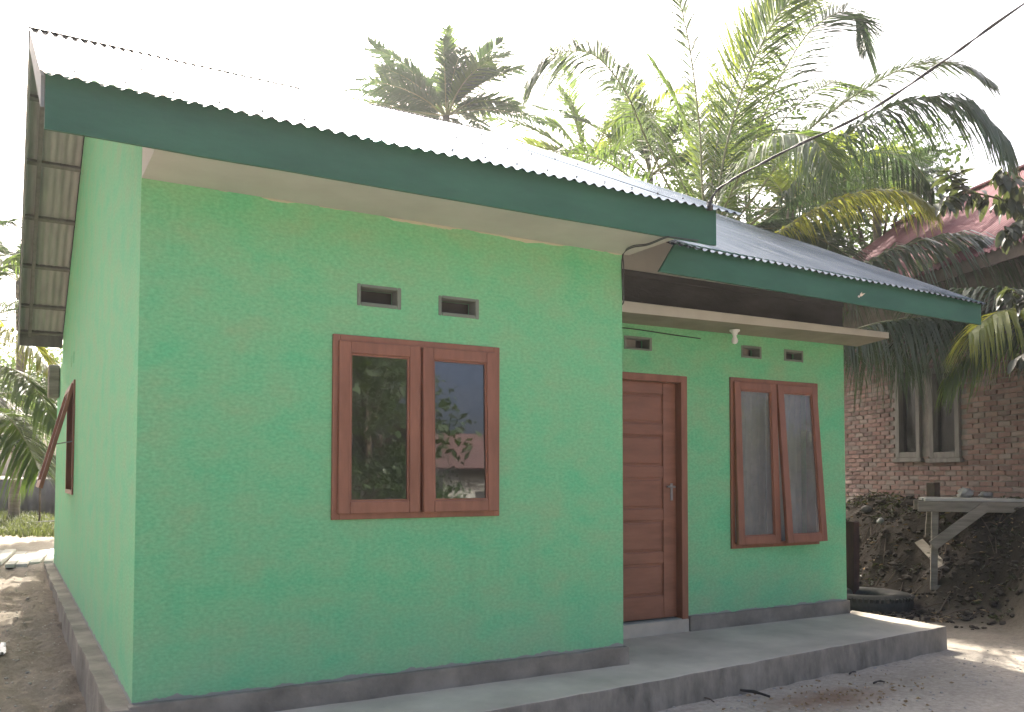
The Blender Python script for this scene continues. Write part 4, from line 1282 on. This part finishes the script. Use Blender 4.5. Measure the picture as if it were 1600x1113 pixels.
fr([(1150, 290, 13.2), (1190, 190, 13.4), (1225, 110, 13.5), (1275, 40, 13.6), (1330, 20, 13.7), (1352, 75, 13.6)], 1.15, 92, 0.9, 0.35, L_DARK, 5, t0=0.16)
fr([(1185, 300, 12.7), (1240, 225, 12.3), (1320, 160, 11.9), (1410, 108, 11.5), (1490, 98, 11.2), (1545, 125, 11.0)], 0.70, 80, 0.15, 0.45, L_GREY, 6, t0=0.22, wd=0.026)
fr([(1200, 330, 12.6), (1265, 265, 12.2), (1350, 190, 11.8), (1430, 155, 11.5), (1510, 158, 11.2), (1572, 215, 10.9)], 0.98, 88, 0.05, 1.0, L_DARK, 7, t0=0.2, wd=0.032)
fr([(1195, 345, 13.3), (1270, 290, 13.6), (1350, 240, 13.9), (1420, 250, 14.1), (1460, 300, 14.2)], 0.90, 70, 0.0, 1.0, L_DARK, 8)
fr([(1200, 370, 12.7), (1270, 330, 12.4), (1340, 302, 12.1), (1410, 300, 11.9), (1460, 325, 11.7)], 0.52, 64, 0.0, 0.9, L_YELL, 9, wd=0.034)
fr([(1230, 420, 12.3), (1320, 425, 11.8), (1400, 388, 11.5), (1490, 368, 11.2), (1570, 378, 10.9), (1650, 420, 10.6)], 1.0, 92, 0.0, 1.15, L_GREY, 10, t0=0.25, wd=0.036)
fr([(1060, 350, 12.6), (1000, 290, 12.2), (940, 250, 11.9), (880, 240, 11.7), (845, 270, 11.5)], 0.80, 60, 0.3, 0.7, L_GREEN, 11)
fr([(1130, 330, 12.6), (1165, 260, 12.1), (1215, 215, 11.6), (1265, 215, 11.2), (1300, 260, 10.9)], 0.85, 70, 0.3, 0.7, L_GREEN, 12)
fr([(1085, 330, 13.8), (1050, 250, 14.4), (1020, 190, 15.0), (985, 170, 15.5), (955, 200, 15.9)], 0.85, 60, 0.4, 0.6, L_GREEN, 13)
fr([(1130, 310, 13.6), (1150, 220, 14.2), (1170, 130, 14.8), (1190, 50, 15.2), (1215, -20, 15.5)], 1.1, 84, 1.1, 0.2, L_DARK, 14, t0=0.10, fwd=0.7)
fr([(1140, 320, 13.5), (1185, 240, 14.0), (1240, 170, 14.5), (1300, 130, 14.9), (1350, 140, 15.2)], 1.0, 76, 0.6, 0.5, L_GREEN, 15, t0=0.12)
fr([(1100, 320, 13.6), (1085, 240, 14.1), (1055, 160, 14.5), (1020, 100, 14.8)], 0.9, 70, 0.9, 0.3, L_GREEN, 16, t0=0.12)
rnd_fronds(coco, CP, 7, 3.3, 0.2, 0.8, 0.85, 60, [L_GREEN, L_DARK], 31, droop=0.7, az=(-0.1, 1.45))

# young palm hidden by the house corner: hanging frond over the brick wall
YP_ = A(1255, 590, 11.3)
yp = palm('young_palm', 'young palm with shiny hanging frond below the porch fascia right end', YP_, (YP_.x, YP_.y, ground_z(YP_.x, YP_.y) - .1), 0.10)
frond(yp, [YP_, A(1290, 545, 11.1), A(1340, 515, 10.9), A(1400, 500, 10.7), A(1460, 496, 10.5), A(1530, 512, 10.3)], 0.62, 52, 0.0, 1.6, L_GREY, 60, wd=0.030, t0=0.2, fwd=0.35)
frond(yp, [YP_, A(1285, 570, 11.6), A(1330, 540, 12.0), A(1380, 540, 12.3), A(1430, 570, 12.5)], 0.7, 46, 0.0, 1.1, L_DARK, 61, wd=0.032)
frond(yp, [YP_, A(1240, 540, 11.6), A(1215, 500, 11.9), A(1180, 490, 12.2)], 0.7, 40, 0.0, 0.8, L_DARK, 63, wd=0.032)
# palm on the right edge whose fronds enter the picture
RP = A(1720, 545, 10.2)
rp = palm('edge_palm', 'palm at the right edge with yellow green fronds over the brick wall', RP, (RP.x, RP.y, ground_z(RP.x, RP.y) - .1), 0.13)
frond(rp, [RP, A(1670, 500, 10.0), A(1610, 484, 9.8), A(1560, 488, 9.6), A(1515, 520, 9.5)], 0.62, 50, 0.0, 1.0, L_YELL, 70, wd=0.034)
frond(rp, [RP, A(1660, 530, 10.2), A(1600, 520, 10.3), A(1540, 535, 10.4), A(1480, 590, 10.5)], 0.6, 46, 0.0, 1.0, L_GREEN, 71, wd=0.034)
rnd_fronds(rp, RP, 5, 2.3, 0.3, 0.9, 0.7, 44, [L_GREEN, L_DARK], 33, droop=0.8, az=(-0.5, 2.6))

# areca style palms behind the roof
def areca(label, px, py, d, n, L, seed, mats, lo=0.75, hi=1.45, sag=0.35, nl=24, wd=0.055, Lf=0.6):
    c = A(px, py, d)
    e_ = palm('areca_palm', label, c, (c.x, c.y, ground_z(c.x, c.y) - .1), 0.09, 'areca palms behind the roof')
    rnd_fronds(e_, c, n, L, lo, hi, Lf, nl, mats, seed, wd=wd, droop=0.25, sag=sag, fwd=0.75, jag=0.2, rad=0.018)
    return e_
areca('areca palm with upright central spear showing above the middle of the roof', 697, 182, 19.0, 24, 2.2, 51, [L_GREEN, L_DARK, L_DARK], 0.2, 1.35)
e2 = areca('sparse areca palm left of the upright one above the roof ridge', 628, 168, 21.0, 13, 1.9, 52, [L_GREEN, L_DARK], 0.1, 1.35)
areca('areca palm with broad bright leaflets below the left arching coconut frond', 915, 270, 20.0, 15, 3.0, 53, [L_GREEN, L_LIME, L_GREEN], 0.4, 1.4)
areca('dark areca palm partly hidden behind the coconut trunk', 1015, 275, 19.5, 16, 2.9, 54, [L_GREEN, L_DARK], 0.3, 1.4)
areca('areca palm filling the gap under the right arching coconut fronds', 1235, 330, 16.5, 16, 2.6, 55, [L_GREEN, L_DARK, L_LIME], 0.2, 1.4)
areca('areca palm nearest the maroon roof ridge', 1370, 330, 17.5, 14, 2.2, 56, [L_DARK, L_GREEN], 0.2, 1.4)
# spear leaf
c = A(697, 190, 19.0)
frond(bpy.data.objects['areca_palm'], [c, A(699, 150, 19), A(702, 110, 19), A(705, 75, 19)], 0.45, 22, 1.4, 0.05, L_GREEN, 90, wd=0.06, fwd=1.5)

# palms at the left edge
LP = A(-70, 640, 15.0)
lp_ = palm('coconut_palm', 'leafy coconut palm at the left edge behind the house side', LP, (LP.x, LP.y, ground_z(LP.x, LP.y) - .1), 0.14)
for i, (pts, mt_) in enumerate((
        ([(-40, 560, 14.8), (0, 520, 14.6), (40, 525, 14.4), (75, 570, 14.2)], L_YELL),
        ([(-30, 590, 14.6), (10, 575, 14.4), (50, 600, 14.2), (85, 660, 14.0)], L_GREEN),
        ([(-40, 620, 14.8), (0, 625, 15.0), (45, 665, 15.2), (80, 720, 15.4)], L_GREY),
        ([(-40, 500, 15.4), (-10, 430, 15.8), (20, 400, 16.1), (50, 420, 16.4)], L_GREEN),
        ([(-50, 560, 15.6), (-10, 500, 16.2), (30, 470, 16.8), (70, 490, 17.2)], L_DARK),
        ([(-30, 640, 14.5), (10, 650, 14.2), (40, 690, 14.0), (60, 735, 13.9)], L_GREEN),
        ([(-50, 660, 15.4), (0, 680, 16), (50, 690, 16.4), (90, 720, 16.8)], L_DARK),
        ([(-60, 520, 15.1), (-45, 430, 15.2), (-15, 360, 15.3), (15, 345, 15.4)], L_DARK))):
    frond(lp_, [LP] + [A(*q) for q in pts], 0.85, 50, 0.1 * i - .3, 0.6, mt_, 120 + i, wd=0.045)
rnd_fronds(lp_, LP, 12, 3.2, 0.3, 1.25, 0.85, 40, [L_GREEN, L_DARK], 37, droop=0.7, az=(0.5, 4.5), wd=0.045)
areca_l = A(30, 440, 20)
e_ = palm('areca_palm', 'dark areca palm seen past the left verge of the roof', areca_l, (areca_l.x, areca_l.y, 0), 0.09, 'areca palms behind the roof')
rnd_fronds(e_, areca_l, 11, 1.8, 0.1, 1.3, 0.55, 24, [L_DARK], 57, wd=0.07, droop=0.3, sag=0.4)

# ------------------------------------------------------------------ broadleaf trees
def leaf_mesh(name, L, wd, mat):
    mb = MB(); n = 5
    for i in range(n + 1):
        t = i / n
        ww = wd * math.sin(math.pi * min(1, t * 0.95 + 0.03)) ** 0.8 * 0.5
        z = -0.25 * L * t * t
        mb.v += [(L * t, -ww, z + ww * .35), (L * t, 0, z), (L * t, ww, z + ww * .35)]
    for i in range(n):
        a = 3 * i
        mb.f += [(a, a + 3, a + 4, a + 1), (a + 1, a + 4, a + 5, a + 2)]
    me = mb.mesh(name, True); me.materials.append(mat); return me
def orient(p, d, roll, s_):
    d = d.normalized(); u = Vector((0, 0, 1))
    y = u.cross(d)
    if y.length < 0.05: y = Vector((0, 1, 0))
    y.normalize(); z = d.cross(y)
    return Matrix.Translation(p) @ Matrix((d, y, z)).transposed().to_4x4() @ Matrix.Rotation(roll, 4, 'X') @ Matrix.Scale(s_, 4)
bt_base = A(1760, 900, 8.6)
bt = empty('broadleaf_tree', (bt_base.x, bt_base.y, ground_z(bt_base.x, bt_base.y)), 'tree at the right edge with dark drooping leaves over the maroon roof', 'tree')
mb = MB(); tt = A(1700, 330, 8.8)
mb.tube([(bt_base.x, bt_base.y, ground_z(bt_base.x, bt_base.y) - .1), A(1740, 620, 8.7), tt, A(1720, 120, 9.0)], [0.12, 0.10, 0.08, 0.04], 10)
mb.obj('trunk', M_TWIG, bt, smooth=True)
LM = leaf_mesh('leaf', 0.20, 0.072, L_BROAD)
rng = random.Random(21)
branches = [
    [tt, A(1640, 320, 8.7), A(1580, 315, 8.6), A(1520, 302, 8.5), A(1470, 312, 8.4)],
    [tt, A(1640, 300, 8.6), A(1590, 285, 8.5), A(1560, 265, 8.5)],
    [A(1520, 302, 8.5), A(1495, 290, 8.5), A(1478, 268, 8.5)],
    [tt, A(1650, 350, 8.5), A(1600, 345, 8.4), A(1570, 360, 8.3)],
    [A(1730, 560, 8.7), A(1660, 500, 8.6), A(1610, 470, 8.6), A(1570, 450, 8.6)],
    [A(1735, 600, 8.7), A(1670, 560, 8.6), A(1620, 545, 8.6), A(1590, 560, 8.6)],
]
for bi, bp in enumerate(branches):
    P = spline(bp, 8)
    mb = MB(); mb.tube(P, [0.018 * (1 - 0.75 * i / (len(P) - 1)) for i in range(len(P))], 6)
    bo = mb.obj('branch', M_TWIG, bt, smooth=True)
    for i in range(4, len(P)):
        for _ in range(4 if bi != 2 else 3):
            a = rng.uniform(0, 6.28)
            hang = rng.uniform(0.3, 1.6) if bi != 2 else rng.uniform(-0.6, 0.4)
            d = Vector((math.cos(a), math.sin(a), -hang)).normalized()
            q = P[i] + Vector((rng.uniform(-.05, .05), rng.uniform(-.05, .05), rng.uniform(-.05, .03)))
            inst('leaf', LM, orient(q, d, rng.uniform(-.6, .6), rng.uniform(0.6, 1.05)), bt)
def crown_tree(label, base, h, rad, n, seed, mat, name='leafy_tree', leaf=0.16, group=None):
    base = Vector(base)
    e_ = empty(name, base, label, 'tree', group)
    r_ = random.Random(seed)
    mb = MB(); top_ = base + Vector((0, 0, h * 0.7))
    mb.tube([base - Vector((0, 0, .2)), base.lerp(top_, .5) + Vector((.1, .05, 0)), top_], [0.16, 0.12, 0.06], 9)
    cl = []
    for i in range(16):
        a = r_.uniform(0, 6.28); e__ = r_.uniform(-0.3, 1.3)
        c = base + Vector((0, 0, h * 0.68)) + Vector((math.cos(a) * math.cos(e__) * rad * .75, math.sin(a) * math.cos(e__) * rad * .75, math.sin(e__) * h * 0.3))
        st_ = base.lerp(top_, r_.uniform(.5, 1))
        mb.tube([st_, st_.lerp(c, .6) + Vector((0, 0, .1)), c], [0.05, 0.03, 0.012], 5)
        cl.append((c, r_.uniform(.35, .65) * rad))
    mb.obj('trunk', M_TWIG, e_, smooth=True)
    lv = MB()
    for i in range(n):
        c, cr = r_.choice(cl)
        d = Vector((r_.gauss(0, 1), r_.gauss(0, 1), r_.gauss(0, .8))).normalized() * cr * r_.random() ** 0.5
        p = c + d
        q = Vector((r_.uniform(-1, 1), r_.uniform(-1, 1), r_.uniform(-1.2, .4))).normalized()
        s_ = q.cross(Vector((r_.uniform(-1, 1), r_.uniform(-1, 1), 1))).normalized()
        L = leaf * r_.uniform(.7, 1.3)
        lv.add([p, p + q * L * .5 + s_ * L * .25, p + q * L, p + q * L * .5 - s_ * L * .25], [(0, 1, 2, 3)])
    o = lv.obj('crown', mat, e_)
    return e_
def place(px, d):
    q = A(px, 760, d); return (q.x, q.y, ground_z(q.x, q.y))
crown_tree('round dark leafy tree behind the coconut palm', place(1180, 21), 9.8, 3.0, 9000, 81, L_TREE)
crown_tree('dark leafy tree between the coconut palm and the maroon roof', place(1370, 20), 8.0, 2.3, 7000, 82, L_TREE)
crown_tree('leafy shrub tree low behind the house at the left edge', place(20, 25), 4.2, 2.2, 6000, 83, L_TREE)
crown_tree('dense shrub behind the sheet wall at the left', place(-60, 24), 3.4, 2.0, 5000, 84, L_TREE)
crown_tree('tall unseen tree added left of the house to shade the yard', (-3.3, 4.8, -0.2), 7.0, 1.75, 6000, 85, L_TREE, 'added_shade_tree', 0.26)  # three unseen trees added to shade the left ground and side wall
crown_tree('unseen tree added farther back in the left yard for its shade', (-3.4, 9.6, -0.1), 7.0, 1.8, 6000, 87, L_TREE, 'added_shade_tree', 0.26)
crown_tree('spreading unseen tree added behind the house roof to shade the left ground', (2.3, 12.3, -0.2), 7.3, 2.2, 8000, 86, L_TREE, 'added_shade_tree', 0.26)
# trees and a neighbour across the yard: seen mirrored in the panes
for i, (x, y, h, r_, sd_) in enumerate(((7.3, -16.0, 5.2, 2.5, 91), (11.0, -24.5, 7.0, 2.3, 92), (26.0, -17.0, 5.5, 2.3, 95))):
    crown_tree(('dark yard tree mirrored in the left pane of the front window', 'yard tree above the mirrored maroon roof in the front window', 'yard tree mirrored in the window beside the door')[i], (x, y, ground_z(x, y)), h, r_, 3200, sd_, L_TREE, 'yard_tree', 0.24)
for i, (x, y, h, r_) in enumerate(((6.4, -14.5, 2.2, 1.3), (8.3, -15.2, 2.4, 1.3), (10.3, -15.0, 1.5, 0.9))):
    crown_tree(('low dark shrub mirrored at the foot of the left window pane', 'broad dark shrub mirrored between both front window panes', 'small shrub mirrored before the maroon roofed house')[i], (x, y, ground_z(x, y)), h, r_, 2600, 201 + i, L_TREE, 'yard_shrub', 0.15)
nb = empty('neighbour_house', (13.0, -19.5, -0.33), 'cream house with maroon roof across the yard, mirrored in the window pane', 'house')
b = MB(); b.box(10.9, 16.0, -22, -19, -0.4, 2.6); b.obj('wall', M_CREAM, nb)
b = MB(); b.add([(10.3, -18.4, 2.45), (16.6, -18.4, 2.45), (16.6, -20.5, 3.7), (10.3, -20.5, 3.7), (10.3, -22.6, 2.45), (16.6, -22.6, 2.45)], [(0, 1, 2, 3), (3, 2, 5, 4)])
o = b.obj('roof', simple('faded_maroon', (0.10, 0.06, 0.055), (0.15, 0.085, 0.08), 1.5, 0.8, 0), nb); sm2 = o.modifiers.new('solid', 'SOLIDIFY'); sm2.thickness = 0.05
for x in (12.0, 14.2):
    b = MB(); b.box(x, x + 0.9, -18.995, -18.96, 0.6, 1.8); b.obj('window', M_DARK, nb)

# ------------------------------------------------------------------ added volume standing in for lens veiling glare
hz = MB(); hz.box(-60, 70, -45, 60, -3.0, 14.0)
hm = bpy.data.materials.new('glare_volume'); hm.use_nodes = True
hn = hm.node_tree.nodes; hn.remove(hn['Principled BSDF'])
pv_ = hn.new('ShaderNodeVolumePrincipled')
pv_.inputs['Color'].default_value = (0.95, 0.97, 1, 1)
pv_.inputs['Density'].default_value = 0.0010
pv_.inputs['Anisotropy'].default_value = 0.6
hm.node_tree.links.new(pv_.outputs[0], hn['Material Output'].inputs['Volume'])
tag(hz.obj('glare_veil', hm), 'thin volume added across the yard to stand in for lens glare', 'glare_veil', kind='stuff')
